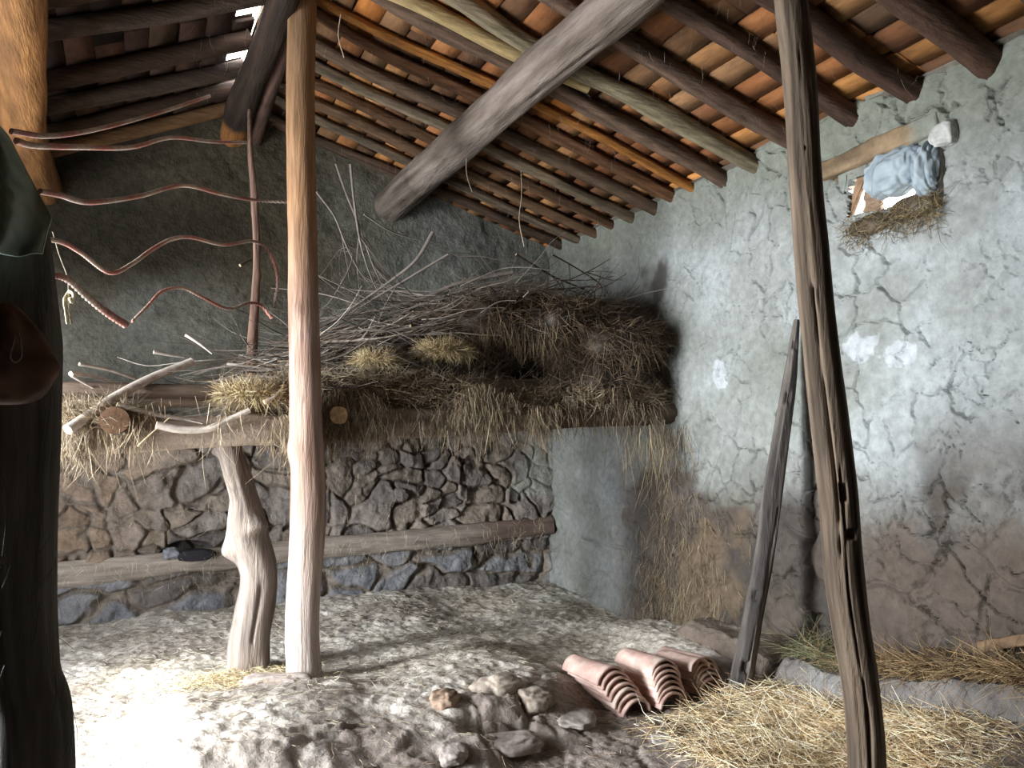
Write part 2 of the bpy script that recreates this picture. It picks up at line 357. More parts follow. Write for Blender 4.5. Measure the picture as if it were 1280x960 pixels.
s1, s2, s3, mo = lin('#857d77'), lin('#625d5a'), lin('#8f8274'), lin('#7c7268')
S = mixc(s2, s1, ii*1.2); S = mixc(S, s3, (ii*7.3 % 1 > .66)*.7); S = mixc(S, lin('#7b7e84'), bigm*.8*(ii > .25))
S = mixc(S, lin('#8d735b'), sstep(.5, -.5, Xb)*.5*(1-bigm))
S = mixc(mo, S, sstep(.05, .22, ed))
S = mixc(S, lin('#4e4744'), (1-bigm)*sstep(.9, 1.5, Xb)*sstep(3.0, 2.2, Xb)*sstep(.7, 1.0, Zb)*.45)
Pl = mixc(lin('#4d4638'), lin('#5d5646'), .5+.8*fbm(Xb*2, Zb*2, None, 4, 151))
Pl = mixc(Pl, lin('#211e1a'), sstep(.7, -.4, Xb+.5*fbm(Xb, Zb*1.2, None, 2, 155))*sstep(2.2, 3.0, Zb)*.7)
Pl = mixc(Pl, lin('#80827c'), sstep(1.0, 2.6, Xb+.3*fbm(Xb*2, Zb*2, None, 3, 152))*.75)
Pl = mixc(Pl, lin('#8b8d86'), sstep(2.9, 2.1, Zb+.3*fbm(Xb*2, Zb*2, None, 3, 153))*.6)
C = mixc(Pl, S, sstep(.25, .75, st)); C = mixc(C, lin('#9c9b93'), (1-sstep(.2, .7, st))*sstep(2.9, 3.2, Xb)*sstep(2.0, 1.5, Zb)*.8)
C = C*(1+.12*fbm(Xb*16, Zb*16, None, 3, 154))[..., None]
top = np.where(Xb > RX, deck_r(Xb), deck_l(Xb))+.04
keep = (Zb < top)[:-1, :-1]; q = grid(len(Xs), len(Zs))[keep.ravel()][:, ::-1]
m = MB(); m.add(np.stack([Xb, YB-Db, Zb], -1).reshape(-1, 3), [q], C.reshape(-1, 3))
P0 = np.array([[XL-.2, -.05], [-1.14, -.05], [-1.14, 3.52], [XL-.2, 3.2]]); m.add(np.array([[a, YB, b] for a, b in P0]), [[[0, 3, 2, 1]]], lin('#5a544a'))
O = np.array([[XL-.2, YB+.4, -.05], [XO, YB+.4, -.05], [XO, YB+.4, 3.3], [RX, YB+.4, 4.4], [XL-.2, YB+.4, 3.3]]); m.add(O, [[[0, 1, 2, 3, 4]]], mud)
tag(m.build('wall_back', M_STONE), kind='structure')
# left wall with the open doorway, near wall
DY0, DY1, DZ = 2.75, 4.95, 2.5
m = MB()
for (y0, y1, z0, z1) in ((YN-.2, DY0, -.05, 3.6), (DY1, YB+.4, -.05, 3.6), (DY0, DY1, DZ, 3.6)):
    m.add(*quadgrid((XL, y0, z0), (XL, y1, z0), (XL, y0, z1), (XL, y1, z1), 40, 40, .03, 9, lin('#6b6358'), lin('#4d463f'), (1, 0, 0)))
    m.add(*quadgrid((XL-.4, y0, z0), (XL-.4, y1, z0), (XL-.4, y0, z1), (XL-.4, y1, z1), 4, 4, 0, 9, mud, mud2, (1, 0, 0)))
for y in (DY0, DY1): m.add(*quadgrid((XL, y, -.05), (XL-.4, y, -.05), (XL, y, DZ), (XL-.4, y, DZ), 10, 30, .0, 9, mud, mud2, (0, 1, 0)))
m.add(*quadgrid((XL, DY0, DZ), (XL-.4, DY0, DZ), (XL, DY1, DZ), (XL-.4, DY1, DZ), 10, 30, .0, 9, mud, mud2, (0, 0, 1)))
m.add(*quadgrid((XL, DY0, -.02), (XL-.4, DY0, -.02), (XL, DY1, -.02), (XL-.4, DY1, -.02), 10, 30, .01, 9, mud, mud2, (0, 0, 1)))
tag(m.build('wall_left', M_STONE), kind='structure')
m = MB(); m.add(*quadgrid((XL-.4, YN, -.05), (XO, YN, -.05), (XL-.4, YN, 4.5), (XO, YN, 4.5), 60, 60, .03, 10, lin('#6b6358'), lin('#4d463f'), (0, 1, 0)))
tag(m.build('wall_near', M_STONE), kind='structure')
# ------------------------------------------------------------------ roof: boards lying across the rafters, earth layer above
def roof(name, xa, xb, zfn, right):
    m = MB(); L = math.hypot(xb-xa, float(zfn(xb))-float(zfn(xa))); n = int(L/.17); r = np.random.default_rng(11 if right else 12)
    tdir = np.array([xb-xa, 0, float(zfn(xb))-float(zfn(xa))])/L; nd = np.cross([0, 1, 0], tdir); nd = nd*np.sign(nd[2])
    holes = []
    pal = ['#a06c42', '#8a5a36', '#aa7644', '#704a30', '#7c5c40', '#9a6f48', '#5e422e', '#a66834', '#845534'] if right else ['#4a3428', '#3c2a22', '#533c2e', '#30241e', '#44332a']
    gaps = [(5.70, 5.95), (6.1, 6.2)] if right else [(4.82, 5.2), (5.62, 5.84), (5.98, 6.13)]     # boards missing beside the ridge
    def nxt(i, y, ln):
        for (g0, g1) in gaps:
            if i == 0 and y < g0 < y+ln: return g0-y, False
            if i == 0 and g0 <= y+1e-6 < g1: return g1-y, True
        return ln, False
    for i in range(n+1):
        t0 = i*L/n; y = YN-.3-r.random()*.3
        while y < YB+.35:
            ln, gap = nxt(i, y, r.uniform(.45, 1.5))
            if not gap:
                w = L/n*r.uniform(.93, 1.0); lift = r.uniform(0, .016); th = .024; tl = r.normal()*.010
                P = []
                for (tt, yy, zz) in ((0, y+.003, 0), (w, y+.003, 0), (w, y+ln-.004, 0), (0, y+ln-.004, 0), (0, y+.003, th), (w, y+.003, th), (w, y+ln-.004, th), (0, y+ln-.004, th)):
                    p = np.array([xa, 0, float(zfn(xa))])+tdir*(t0+tt+tl*(yy-y-ln/2)*2); P.append([p[0], yy, p[2]]+nd*(zz+lift))
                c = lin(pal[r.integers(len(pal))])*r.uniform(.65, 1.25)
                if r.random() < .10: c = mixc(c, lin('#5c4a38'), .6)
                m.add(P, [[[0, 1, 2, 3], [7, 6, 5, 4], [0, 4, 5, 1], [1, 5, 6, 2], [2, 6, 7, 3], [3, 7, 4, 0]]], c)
            y += ln
    # earth layer above the boards, left open where the boards are missing
    ts = np.arange(0, L+.12, .06); yv = np.arange(YN-.4, YB+.5, .06)
    TT, YY = np.meshgrid(ts, yv, indexing='ij')
    P = np.array([xa, 0, float(zfn(xa))])+tdir*TT[..., None]+nd*.05; P[..., 1] = YY
    kp = np.ones_like(TT, bool)
    for (g0, g1) in gaps: kp &= ~((TT < .12) & (YY > g0-.03) & (YY < g1-.02))
    m.add(P.reshape(-1, 3), [grid(len(ts), len(yv))[kp[:-1, :-1].ravel()]], lin('#4a382a'))
    return tag(m.build(name, M_BOARD, smooth=False), kind='structure')
roof('ceiling', RX, XO, deck_r, True); roof('ceiling', RX, XL-.45, deck_l, False)
# ------------------------------------------------------------------ rafters
ORD = 'first second third fourth fifth sixth seventh eighth ninth tenth eleventh twelfth thirteenth fourteenth fifteenth sixteenth seventeenth eighteenth'.split()
rf = [(1.88, .06, '#5e4a3d', 'dark brown'), (2.26, .062, '#5a4437', 'dark brown'), (2.65, .062, '#523d32', 'dark brown'), (3.04, .052, '#5f4a3e', 'brown'), (3.45, .058, '#6a5547', 'brown'),
      (3.83, .055, '#8d8067', 'pale grey bowed'), (4.16, .055, '#6e594a', 'brown'), (4.47, .032, '#a87038', 'thin orange'), (4.68, .042, '#6f4e37', 'reddish brown'), (4.98, .048, '#6e5a49', 'brown'),
      (5.28, .042, '#7d6d59', 'greyish'), (5.56, .04, '#6d523c', 'brown'), (5.86, .042, '#6c543f', 'brown'), (6.14, .038, '#7a6a58', 'greyish'), (6.42, .042, '#5e4c3e', 'dark brown')]
for i, (y, rad, c, word) in enumerate(rf):
    r = random.Random(i*5+1); bow = .05 if 'bowed' in word else .018
    xs = [RX+.0, 1.3, 2.0, 2.7, 3.25, XR+.10]; P = []
    for k, x in enumerate(xs):
        sag = rad+.006
        P.append((x, y+r.uniform(-bow, bow)+(.09 if k < 2 else 0)*r.uniform(-1, 1), float(deck_r(x))-sag-(0.0 if 0 < k < 5 else 0)))
    if 'bowed' in word: P[2] = (P[2][0], y+.07, P[2][2]); P[3] = (P[3][0], y+.02, P[3][2])
    o = log('rafter', P, [rad*.85, rad*.95, rad, rad*1.02, rad*1.05, rad*1.05], M_WOODX, seg=22, step=.035, seed=200+i, lump=.16, groove=.13, gs=2.2, col=lin(c), col2=lin(c)*.5, colvar=.8)
    pos = ('nearest of all to the camera' if i == 0 else f'{ORD[i]} counted from the near end') if i < len(rf)-1 else 'the last, hard against the gable wall'
    tag(o, f'{word} round rafter of the right roof slope, {pos}', 'rafter', 'rafters of the right roof slope')
# paler pole lying beside the rafters above the purlin
o = log('roof_pole', [(RX+.1, 4.33, float(deck_r(RX+.1))-.06), (1.2, 4.10, float(deck_r(1.2))-.055), (1.9, 4.06, float(deck_r(1.9))-.05), (2.45, 4.0, float(deck_r(2.45))-.045)], [.045, .05, .05, .038], M_WOODX, seg=16, step=.05, seed=260, col=lin('#b09a6e'), col2=lin('#8a7550'))
tag(o, 'pale yellowish pole under the roof boards, crossing above the big purlin', 'pole')
lr = [2.3, 2.9, 3.5, 3.95, 4.35, 4.72, 5.3, 5.72, 6.15, 6.52]
for i, y in enumerate(lr):
    r = random.Random(i*3+2); rad = .05+.01*r.random()
    P = [(x, y+r.uniform(-.03, .03), float(deck_l(x))-rad-.006) for x in (RX-.02, 0, -.6, -1.3, XL-.1)]
    c = '#7a5c3e' if i == len(lr)-1 else ('#55463c' if i in (5, 7) else '#463429')
    o = log('rafter', P, [rad]*5, M_WOODX, seg=14, step=.06, seed=280+i, lump=.1, groove=.08, col=lin(c), col2=lin(c)*.6)
    w = 'tan' if i == len(lr)-1 else ('brown' if i in (5, 7) else 'dark')
    tag(o, f'{w} rafter of the left roof slope, {ORD[len(lr)-1-i]} counted from the gable wall', 'rafter', 'rafters of the left roof slope')
# ------------------------------------------------------------------ purlins and ridge beam
o = log('purlin', [(1.97, YB+.1, 3.58), (1.98, 5.2, 3.58), (1.98, 3.8, 3.57), (2.0, 2.8, 3.55), (2.0, 1.2, 3.56), (2.0, YN-.1, 3.56)], [.14, .14, .125, .115, .115, .115], M_WOODY, seg=48, step=.025, seed=301,
        lump=.07, groove=.06, gf=3, gs=1.6, col=lin('#877b72'), col2=lin('#55493f'), cracks=((1.2, 3.4, 2.4, .05, .12), (2.8, 5.0, 3.5, .05, .12), (.3, 1.8, 1.6, .04, .1)))
tag(o, 'thick grey log purlin running diagonally under the right roof slope', 'beam')
o = log('ridge_beam', [(.61, YB-.06, 4.0), (.62, 5.9, 4.03), (.66, 5.0, 4.03), (.66, 4.3, 4.03), (.6, 3.5, 4.02), (.6, YN-.1, 4.02)], [.115, .105, .085, .085, .10, .11], M_WOODY, seg=32, step=.03, seed=310, lump=.09, groove=.06,
        col=lin('#46382f'), col2=lin('#2b2420'), cap=lin('#b07a45'), cfn=lambda C, V, SS, TH: mixc(C, lin('#9c6a3c'), sstep(.30, .18, SS+.05*np.cos(TH))), cracks=((.2, 1.4, 2.9, .08, .25),))
tag(o, 'dark ridge beam under the gap in the roof with sawn orange end', 'beam')
o = log('ridge_pole', [(.80, YB+.05, 4.0), (.77, 6.0, 4.02), (.77, 5.3, 4.06), (.77, 4.75, 4.08)], [.05, .06, .055, .05], M_WOODY, seg=20, step=.04, seed=312, lump=.08, groove=.06, col=lin('#6d5248'), col2=lin('#44362f'))
tag(o, 'reddish brown pole lying alongside the dark ridge beam', 'pole')
o = log('purlin', [(-.735, YB+.1, 3.36), (-.72, 5.6, 3.36), (-.63, 4.6, 3.38), (-.53, 3.6, 3.40), (-.45, 2.2, 3.42), (-.45, YN-.1, 3.42)], [.125, .125, .12, .12, .12, .12], M_WOODY, seg=32, step=.03, seed=320, lump=.06, groove=.05,
        col=lin('#94693f'), col2=lin('#60432b'), cracks=((1, 3, 2.6, .05, .14),))
tag(o, 'thick tan log purlin under the left roof slope, above the dark post', 'beam')
# ------------------------------------------------------------------ posts
toC = -np.array([math.sin(psi), math.cos(psi), 0])
b0 = np.array([.872, 4.57, hz(.872, 4.57)-.05])
P = [b0, at(378, 780, 4.57), at(385, 640, 4.57), at(382, 500, 4.57), at(378, 300, 4.57), at(376, 100, 4.57), (.79, 4.57, 4.15)]
def pc(C, V, SS, TH):
    C = mixc(C, lin('#94704c'), sstep(2.0, 3.0, V[..., 2])*.8); return mixc(C, lin('#cfc6bf'), sstep(1.3, .2, V[..., 2])*.5)  # browner wood high up; whitish foot is strong low light painted in
o = log('post', P, [.098, .092, .098, .090, .085, .085, .085], M_WOODV, seg=56, step=.02, seed=401, lump=.05, groove=.02, gf=3, gs=.8, col=lin('#ab9486'), col2=lin('#7d5f51'), colvar=.7, ref=toC, cfn=pc,
        knots=((1.35, -.9, .07, .22), (2.15, -.4, .05, .12)), cracks=((.1, 1.2, -.5, .05, .12), (1.6, 3.0, .2, .03, .07)))
tag(o, 'tall peeled pinkish post standing in front of the loft', 'post')
RPY = 2.05
P = [at(1086, 1075, RPY), at(1080, 900, RPY), at(1058, 740, RPY), at(1046, 600, RPY), at(1026, 430, RPY), at(1009, 250, RPY), at(997, 80, RPY), (2.09, RPY, 3.46)]
o = log('post', P, [.064, .064, .067, .067, .064, .060, .058, .057], M_WOODV, seg=72, step=.012, seed=410, lump=.07, groove=.06, gf=3.4, gs=.7, col=lin('#7f6f5f'), col2=lin('#50453b'), colvar=.9, ref=toC,
        cracks=((.0, 1.5, -.25, .09, .45), (1.0, 2.2, -.55, .08, .40), (.3, 1.6, .45, .05, .25), (1.9, 3.2, -.3, .04, .18), (2.4, 3.6, .3, .03, .15)),
        holes=((1.34, -.10, .032, .22, .45), (1.19, .15, .020, .28, .45)))
tag(o, 'tall weathered brown post split by long cracks, standing on the straw at right', 'post')
# stump post with a burl
P = [(.625, 5.02, hz(.625, 5.02)-.05), at(312, 800, 5.0), at(322, 720, 5.0), at(308, 660, 5.0), at(303, 620, 4.95), at(292, 580, 4.88), at(284, 550, 4.86)]
o = log('prop_post', P, [.125, .115, .108, .125, .085, .078, .075], M_WOODV, seg=56, step=.015, seed=420, lump=.13, groove=.07, gf=2.6, gs=1.2, col=lin('#968a80'), col2=lin('#645a53'), colvar=.8, ref=toC, cap=lin('#c9ad88'),
        knots=((.84, -1.3, .07, .55), (.98, .9, .07, .45), (1.46, -1.5, .03, .5)), cracks=((.1, .7, .4, .07, .2), (.9, 1.45, .1, .05, .15)))
def pc2(C): return C
tag(o, 'short crooked knotty tree trunk propping up the loft', 'post')
# leaning pole with notches
P = [(3.07, 3.45, hz(3.07, 3.45)-.03), at(940, 780, 3.46), at(955, 700, 3.46), at(968, 600, 3.46), at(985, 490, 3.46), at(996, 400, 3.46)]
o = log('leaning_pole', P, [.066, .058, .055, .058, .045, .018], M_WOODV, seg=48, step=.012, seed=430, lump=.09, groove=.07, gf=3.2, gs=.8, col=lin('#6f6862'), col2=lin('#3c3836'), colvar=.9, ref=toC,
        cracks=((.0, .8, .1, .08, .35), (.6, 1.5, .5, .06, .3), (.9, 1.7, -.4, .05, .2)), holes=((.17, -.3, .035, .4, .5), (.57, -.55, .035, .4, .5), (1.75, -.3, .04, .5, .5), (2.08, -.2, .03, .6, .5)))
tag(o, 'dark notched pole leaning against the right wall behind the brown post', 'pole')
# dark post in the left foreground
DPY = 1.95
P = [at(42, 1010, DPY)*np.array([1, 1, 0])+np.array([0, 0, -.05]), at(46, 960, DPY), at(32, 840, DPY), at(22, 700, DPY), at(22, 560, DPY), at(24, 430, DPY), at(18, 300, DPY), at(4, 225, DPY)]
o = log('post', P, [.068, .068, .061, .072, .078, .082, .070, .045], M_WOODV, seg=48, step=.02, seed=440, lump=.14, groove=.09, gf=2.2, gs=1.2, col=lin('#6e6a62'), col2=lin('#474540'), colvar=.8, ref=toC)
tag(o, 'dark rough tree trunk post in the left foreground', 'post')
dust = MB(); r = np.random.default_rng(5); n = 150
ang = r.uniform(-1.6, 1.6, n); zz = r.uniform(.8, 1.9, n); pc_ = np.stack([np.interp(zz, [p[2] for p in P], [p[0] for p in P]), np.full(n, DPY), zz], 1)
pc_ = pc_+(toC[None]*np.cos(ang)[:, None]+rt[None]*np.sin(ang)[:, None])*.09
dust.add(*blades(pc_, np.stack([r.normal(size=n)*.25, r.normal(size=n)*.2, -np.ones(n)], 1), r.uniform(.03, .14, n), .0007, pick(['#4f4c42', '#635f54', '#403d36'], n, r), .5, 4))
tag(dust.build('straw_wisps', M_STRAW), 'fine grey straw wisps clinging to the dark foreground post', 'straw', kind='stuff')
# ------------------------------------------------------------------ sheet and sack on the dark post
def cloth(name, fn, nu, nv, th, material):
    u, v = np.meshgrid(np.linspace(0, 1, nu), np.linspace(0, 1, nv), indexing='ij'); P, C, N = fn(u, v)
    a = P.reshape(-1, 3); b = (P+N*th).reshape(-1, 3); g = grid(nu, nv); k = nu*nv
    idx = np.arange(k).reshape(nu, nv); bd = np.concatenate([idx[:, 0], idx[-1, 1:], idx[::-1, -1][1:], idx[0, ::-1][1:]])
    bq = np.stack([bd[:-1], bd[1:], bd[1:]+k, bd[:-1]+k], 1)
    return mesh(name, np.vstack([a, b]), [g, g[:, ::-1]+k, bq[:, ::-1]], np.vstack([C.reshape(-1, 3)]*2), material)
def sheet(u, v):
    Lf = at(-70, 120, 1.80); 
    tl, tr, bl, br = at(-80, 120, 1.80), at(6, 158, 1.80), at(-80, 330, 1.79), at(50, 312, 1.79)
    mr = at(63, 268, 1.79)
    right = np.where((v < .75)[..., None], tr+(mr-tr)*(v/.75)[..., None], mr+(br-mr)*((v-.75)/.25)[..., None])
    left = tl+(bl-tl)*v[..., None]
    P = left+(right-left)*u[..., None]
    n = (.015*np.sin(u*16+v*5)+.010*fbm(u*5, v*5, None, 4, 470)-.04*u**6)
    P = P+np.array([0, -1, 0])*n[..., None]
    C = mixc(lin('#74867c'), lin('#a8b6ac'), .45+.9*fbm(u*4, v*4, None, 4, 471)); C = mixc(C, lin('#93a08f'), sstep(.85, 1.0, u)*.8)
    return P, C, np.array([0, 1., 0])
o = cloth('draped_sheet', sheet, 70, 70, .012, M_CLOTH); tag(o, 'dusty grey green sheet draped over top of the dark foreground post', 'cloth')
# brown sack hanging on the post
def sack_mesh(cx, rx, rz, seed, col, col2, nu=40, nv=28, squash=.8):
    u, v = np.meshgrid(np.linspace(0, 2*PI, nu, endpoint=False), np.linspace(.02, PI-.02, nv), indexing='ij')
    rr = 1+.10*np.sin(u*5+v*2)*np.sin(v)+.12*fbm(np.cos(u)*2, np.sin(u)*2, v*1.5, 3, seed)
    prof = np.sin(v)**.6*(.35+.65*sstep(.2, 2.0, v))
    x = rx*prof*rr*np.cos(u); y = rx*squash*prof*rr*np.sin(u); z = rz*np.cos(v)
    P = np.stack([x, y, z], -1)+np.array(cx)
    i = np.arange(nu)[:, None]; j = np.arange(nv-1)[None]; i2 = (i+1) % nu
    q = np.stack([i*nv+j, i*nv+j+1, i2*nv+j+1, i2*nv+j], -1).reshape(-1, 4)
    C = mixc(col, col2, .5+.8*fbm(np.cos(u)*2, np.sin(u)*2, v*3, 3, seed+4))
    cap0 = [np.arange(nu)*nv]; cap1 = [(np.arange(nu)*nv+nv-1)[::-1]]
    return P.reshape(-1, 3), [q, np.array(cap0), np.array(cap1)], C.reshape(-1, 3)
sc = at(6, 442, 1.78); root = empty('sack', sc+np.array([0, 0, -.08])); tag(root, 'brown cloth sack hanging on the dark foreground post', 'sack')
V, F, C = sack_mesh(sc, .092, .10, 480, lin('#6e5245'), lin('#4c3a31')); under(mesh('sack_body', V, F, C, M_CLOTH), root)
V, F, C = tube([at(22, 412, 1.75), at(16, 432, 1.705), at(13, 447, 1.70), at(19, 453, 1.70), at(27, 446, 1.70), at(26, 428, 1.705), at(23, 412, 1.75)], .0014, seg=6, step=.007, col=lin('#8b8378'), lump=0, groove=0)
under(mesh('string_loop', V, F, C, M_ROPE), root)
# ------------------------------------------------------------------ ropes from the dark post to the upright stick
stick_y = 5.65
P = [at(313, 475, stick_y), at(316, 420, stick_y), at(321, 330, stick_y), at(318, 250, stick_y), at(313, 190, stick_y), at(312, 138, 5.8)]
o = log('upright_stick', P, [.033, .035, .026, .025, .018, .015], M_WOODV, seg=20, step=.02, seed=450, lump=.12, groove=.08, col=lin('#9b7a68'), col2=lin('#5b4840'), knots=((.75, 1, .03, .4), (1.2, 2.5, .03, .4)))
tag(o, 'thin upright stick on the loft with ropes hung across it', 'stick')
red, pale = lin('#b07468'), lin('#b0a294')
def rope(pts, label, Y0=2.0, Y1=5.6, r0=.006, r1=.0115):
    x0, x1 = pts[0][0], 320.0
    PP = [at(px, py, Y0+(Y1-Y0)*min(1.03, max(0, (px-x0)/(x1-x0)))) for px, py in pts]; n = len(PP)
    R = [r0+(r1-r0)*i/(n-1) for i in range(n)]
    def rc(C, V, SS, TH): return mixc(C, pale, .5+.5*np.sin(SS*9+label.__len__())+.3*np.cos(2*(TH-SS*90)))
    o = log('rope', PP, R, M_ROPE, seg=10, step=.008, seed=len(label), lump=.05, groove=0, col=red, col2=red*.7, twist=90, cfn=rc)
    tag(o, label, 'rope', 'ropes strung from the dark post'); return o
rope([(14, 164), (60, 170), (110, 164), (160, 152), (215, 136), (262, 120)], 'thin twisted rope highest of all, rising right under the left roof slope', r0=.006, r1=.009)
rope([(20, 176), (45, 182), (100, 184), (165, 184), (215, 172), (265, 177), (308, 178)], 'nearly level twisted rope, second from the top, just under the ridge', r0=.007, r1=.010)
rope([(50, 239), (75, 244), (115, 253), (175, 245), (230, 232), (278, 243), (318, 250), (362, 253)], 'gently waving twisted rope, third from the top, reaching the peeled post')
rope([(36, 297), (75, 302), (100, 315), (138, 341), (165, 330), (190, 312), (215, 299), (240, 297), (280, 306), (318, 302), (338, 318), (347, 350), (342, 384)], 'red twisted rope with one deep sag and a tail hanging past the stick')
rope([(46, 345), (72, 345), (88, 352), (110, 372), (135, 392), (157, 406)], 'thick red rope end slanting down freely from dark post', Y1=4.2)
rope([(165, 402), (185, 382), (203, 364), (228, 360), (250, 370), (285, 386), (310, 379), (326, 382), (340, 398)], 'lowest rope, arching up and then down to the upright stick', Y0=4.2)
# pale twine loops on a cord
root = empty('twine_loop', at(86, 362, 3.2)); tag(root, 'pale knotted twine loop hanging at left before the smoked wall', 'twine')
V, F, C = tube([at(66, 290, 3.2), at(74, 318, 3.2), at(84, 345, 3.2), at(86, 366, 3.2)], .0022, seg=6, step=.02, col=lin('#8d8474'), lump=0, groove=0); under(mesh('cord', V, F, C, M_ROPE), root)
for (a, b) in ((-3, -1), (2, 4)):
    V, F, C = tube([at(86, 364, 3.2), at(83+a, 375, 3.19), at(85+a, 390, 3.19), at(87+b-2, 405, 3.19)], .0045, seg=8, step=.008, col=lin('#d0c4a8'), col2=lin('#a89a80'), lump=.2, groove=0, twist=120); under(mesh('loop', V, F, C, M_ROPE), root)
V, F, C = tube([at(86, 364, 3.19), at(92, 368, 3.17), at(90, 378, 3.18), at(87, 372, 3.17)], .006, seg=8, step=.006, col=lin('#d8ccb0'), lump=.2, groove=0); under(mesh('knot', V, F, C, M_ROPE), root)
# ------------------------------------------------------------------ loft
LY = 4.80
def loft_z(x): return 1.385+.049*(x+.38)
P = [(-1.5, LY, loft_z(-1.5)+.085), (0, LY, loft_z(0)+.085), (1.2, LY+.02, loft_z(1.2)+.085), (2.4, LY, loft_z(2.4)+.085), (XR+.1, LY, loft_z(XR)+.085)]
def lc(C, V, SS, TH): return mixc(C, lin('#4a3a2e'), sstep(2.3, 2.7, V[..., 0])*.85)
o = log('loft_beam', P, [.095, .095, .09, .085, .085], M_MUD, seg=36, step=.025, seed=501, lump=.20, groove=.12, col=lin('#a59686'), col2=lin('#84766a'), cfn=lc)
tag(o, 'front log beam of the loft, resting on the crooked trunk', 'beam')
for i, (x, rad, y0, cap, lab) in enumerate(((-.14, .074, 4.64, '#5c4533', 'round joist log with an orange sawn end at left end of loft'), (.62, .06, 4.90, '#9a7c5c', 'joist log of the loft above the crooked trunk'), (1.06, .055, 4.64, '#c8a880', 'joist log with a pale sawn end just right of peeled post'),
      (1.62, .06, 4.95, '#a8865e', 'joist log under the hay near middle of loft'), (2.03, .05, 4.74, '#a08870', 'joist log with small pale end amid hanging hay'), (2.75, .07, 4.95, '#8b6a50', 'dark joist log under the brushwood heap'), (3.1, .07, 4.72, '#7a6556', 'thick joist log with a grey pink end near right wall'))):
    z = loft_z(x)+.17+rad*.9-(.06 if i in (0, 2) else 0); o = log('joist', [(x, y0, z), (x+.04, 5.7, z+.03), (x+.05, YB+.05, z+.03)], rad, M_WOODY, seg=24, step=.05, seed=520+i, lump=.08, groove=.06, col=lin('#7d5c42'), col2=lin('#523c2e'), cap=lin(cap)); tag(o, lab, 'joist', 'joists of the loft')
    if i in (0, 2, 4): V, F, C = tube([(x, y0-.010, z), (x, y0+.012, z)], rad*.97, seg=24, step=.02, seed=530+i, lump=.03, groove=0, col=lin(cap)); under(mesh('sawn_end', V, F, C, M_WOOD), o)['label'] = 'sawn end'
# poles laid over the joists
for i, (y, rad) in enumerate(((4.98, .045), (5.22, .05), (5.5, .04), (5.8, .05), (6.15, .05), (6.45, .05))):
    P = [(-.9, y, loft_z(-.9)+.39), (.6, y+.03, loft_z(.6)+.33), (2.0, y-.02, loft_z(2)+.33), (3.55, y, loft_z(3.55)+.34)]
    o = log('loft_pole', P, rad, M_WOODX, seg=14, step=.08, seed=540+i, lump=.1, col=lin('#7d6c5d'), col2=lin('#4c4038'))
    tag(o, f'long pole laid across the loft joists, {ORD[i]} from the front', 'pole', 'poles of the loft floor')
# hay and brush masses -------------------------------------------------
def heap(m, cx, cy, cz, rx, ry, rz, col, col2, seed, amp=.25, nu=70, nv=40):
    u, v = np.meshgrid(np.linspace(0, 2*PI, nu, endpoint=False), np.linspace(.03, PI-.03, nv), indexing='ij')
    d = np.stack([np.sin(v)*np.cos(u), np.sin(v)*np.sin(u), np.cos(v)], -1)
    P = d*np.array([rx, ry, rz])
    n = fbm(d[..., 0]*rx*3.5+cx, d[..., 1]*ry*3.5+cy, d[..., 2]*rz*3.5+cz, 4, seed)
    P = P*(1+amp*n)[..., None]+np.array([cx, cy, cz])
    i = np.arange(nu)[:, None]; j = np.arange(nv-1)[None]; i2 = (i+1) % nu
    q = np.stack([i*nv+j, i*nv+j+1, i2*nv+j+1, i2*nv+j], -1).reshape(-1, 4)
    C = mixc(col, col2, .5+.9*fbm(P[..., 0]*8, P[..., 1]*8, P[..., 2]*8, 3, seed+2)).reshape(-1, 3)
    m.add(P.reshape(-1, 3), [q], C); return P[np.random.default_rng(seed).random(P.shape[:2]) < np.sin(v)]
r = np.random.default_rng(31)
HAY = ['#b0a086', '#988870', '#c0b096', '#7e6e58', '#8e7c62', '#66584a', '#a08e74']; DRY = ['#6e5a46', '#564638', '#84705a', '#463930', '#786552', '#8f7c62']
m = MB(); hs = []
for (x, y, z, a, b, c) in ((-.25, 4.9, 1.58, .2, .15, .06), (.85, 5.0, 1.72, .35, .2, .10), (1.3, 5.0, 1.75, .5, .25, .13), (1.8, 5.0, 1.76, .5, .25, .13), (2.3, 5.0, 1.68, .45, .22, .07), (2.8, 4.98, 1.74, .45, .22, .10), (3.25, 4.95, 1.76, .35, .2, .12), (1.5, 5.5, 1.8, .8, .4, .12)):
    hs.append(heap(m, x, y, z, a, b, c, lin('#5a4a3a'), lin('#3a2f26'), int(x*10)+600, .3))
hs = np.vstack(hs); fr = hs[(hs[:, 1] < 5.05)]
n = 20000; c = fr[r.integers(0, len(fr), n)]+r.normal(size=(n, 3))*.02
m.add(*blades(c, np.stack([r.normal(size=n)*.8, -.45+r.normal(size=n)*.45, .1+r.normal(size=n)*.45], 1), r.uniform(.04, .16, n), .0017, pick(HAY, n, r), .5, 1))
n = 12000; x = r.uniform(-.4, 3.5, n); dens = (.10+.9*sstep(-.25, .55, fbm(x*4, x*0, None, 3, 601)))*np.where((x > -.2) & (x < .75), .3, np.where((x > .95) & (x < 2.3), 1.8, 1))
kp = r.random(n) < dens; x = x[kp]; n = len(x)
c = np.stack([x, LY-.11+r.uniform(-.05, .05, n), loft_z(x)+r.uniform(.03, .34, n)*(.75+.25*np.sin(x*7))], 1)
m.add(*blades(c, np.stack([r.normal(size=n)*.28, -.12+r.normal(size=n)*.2, -np.ones(n)], 1), r.uniform(.03, .17, n)*(1+.8*(r.random(n) < .1)), .0016, pick(HAY+DRY[:3], n, r), .35, 2))
tag(m.build('hay_layer', M_STRAW), 'matted hay spilling in a fringe over the front edge of loft', 'hay', kind='stuff')
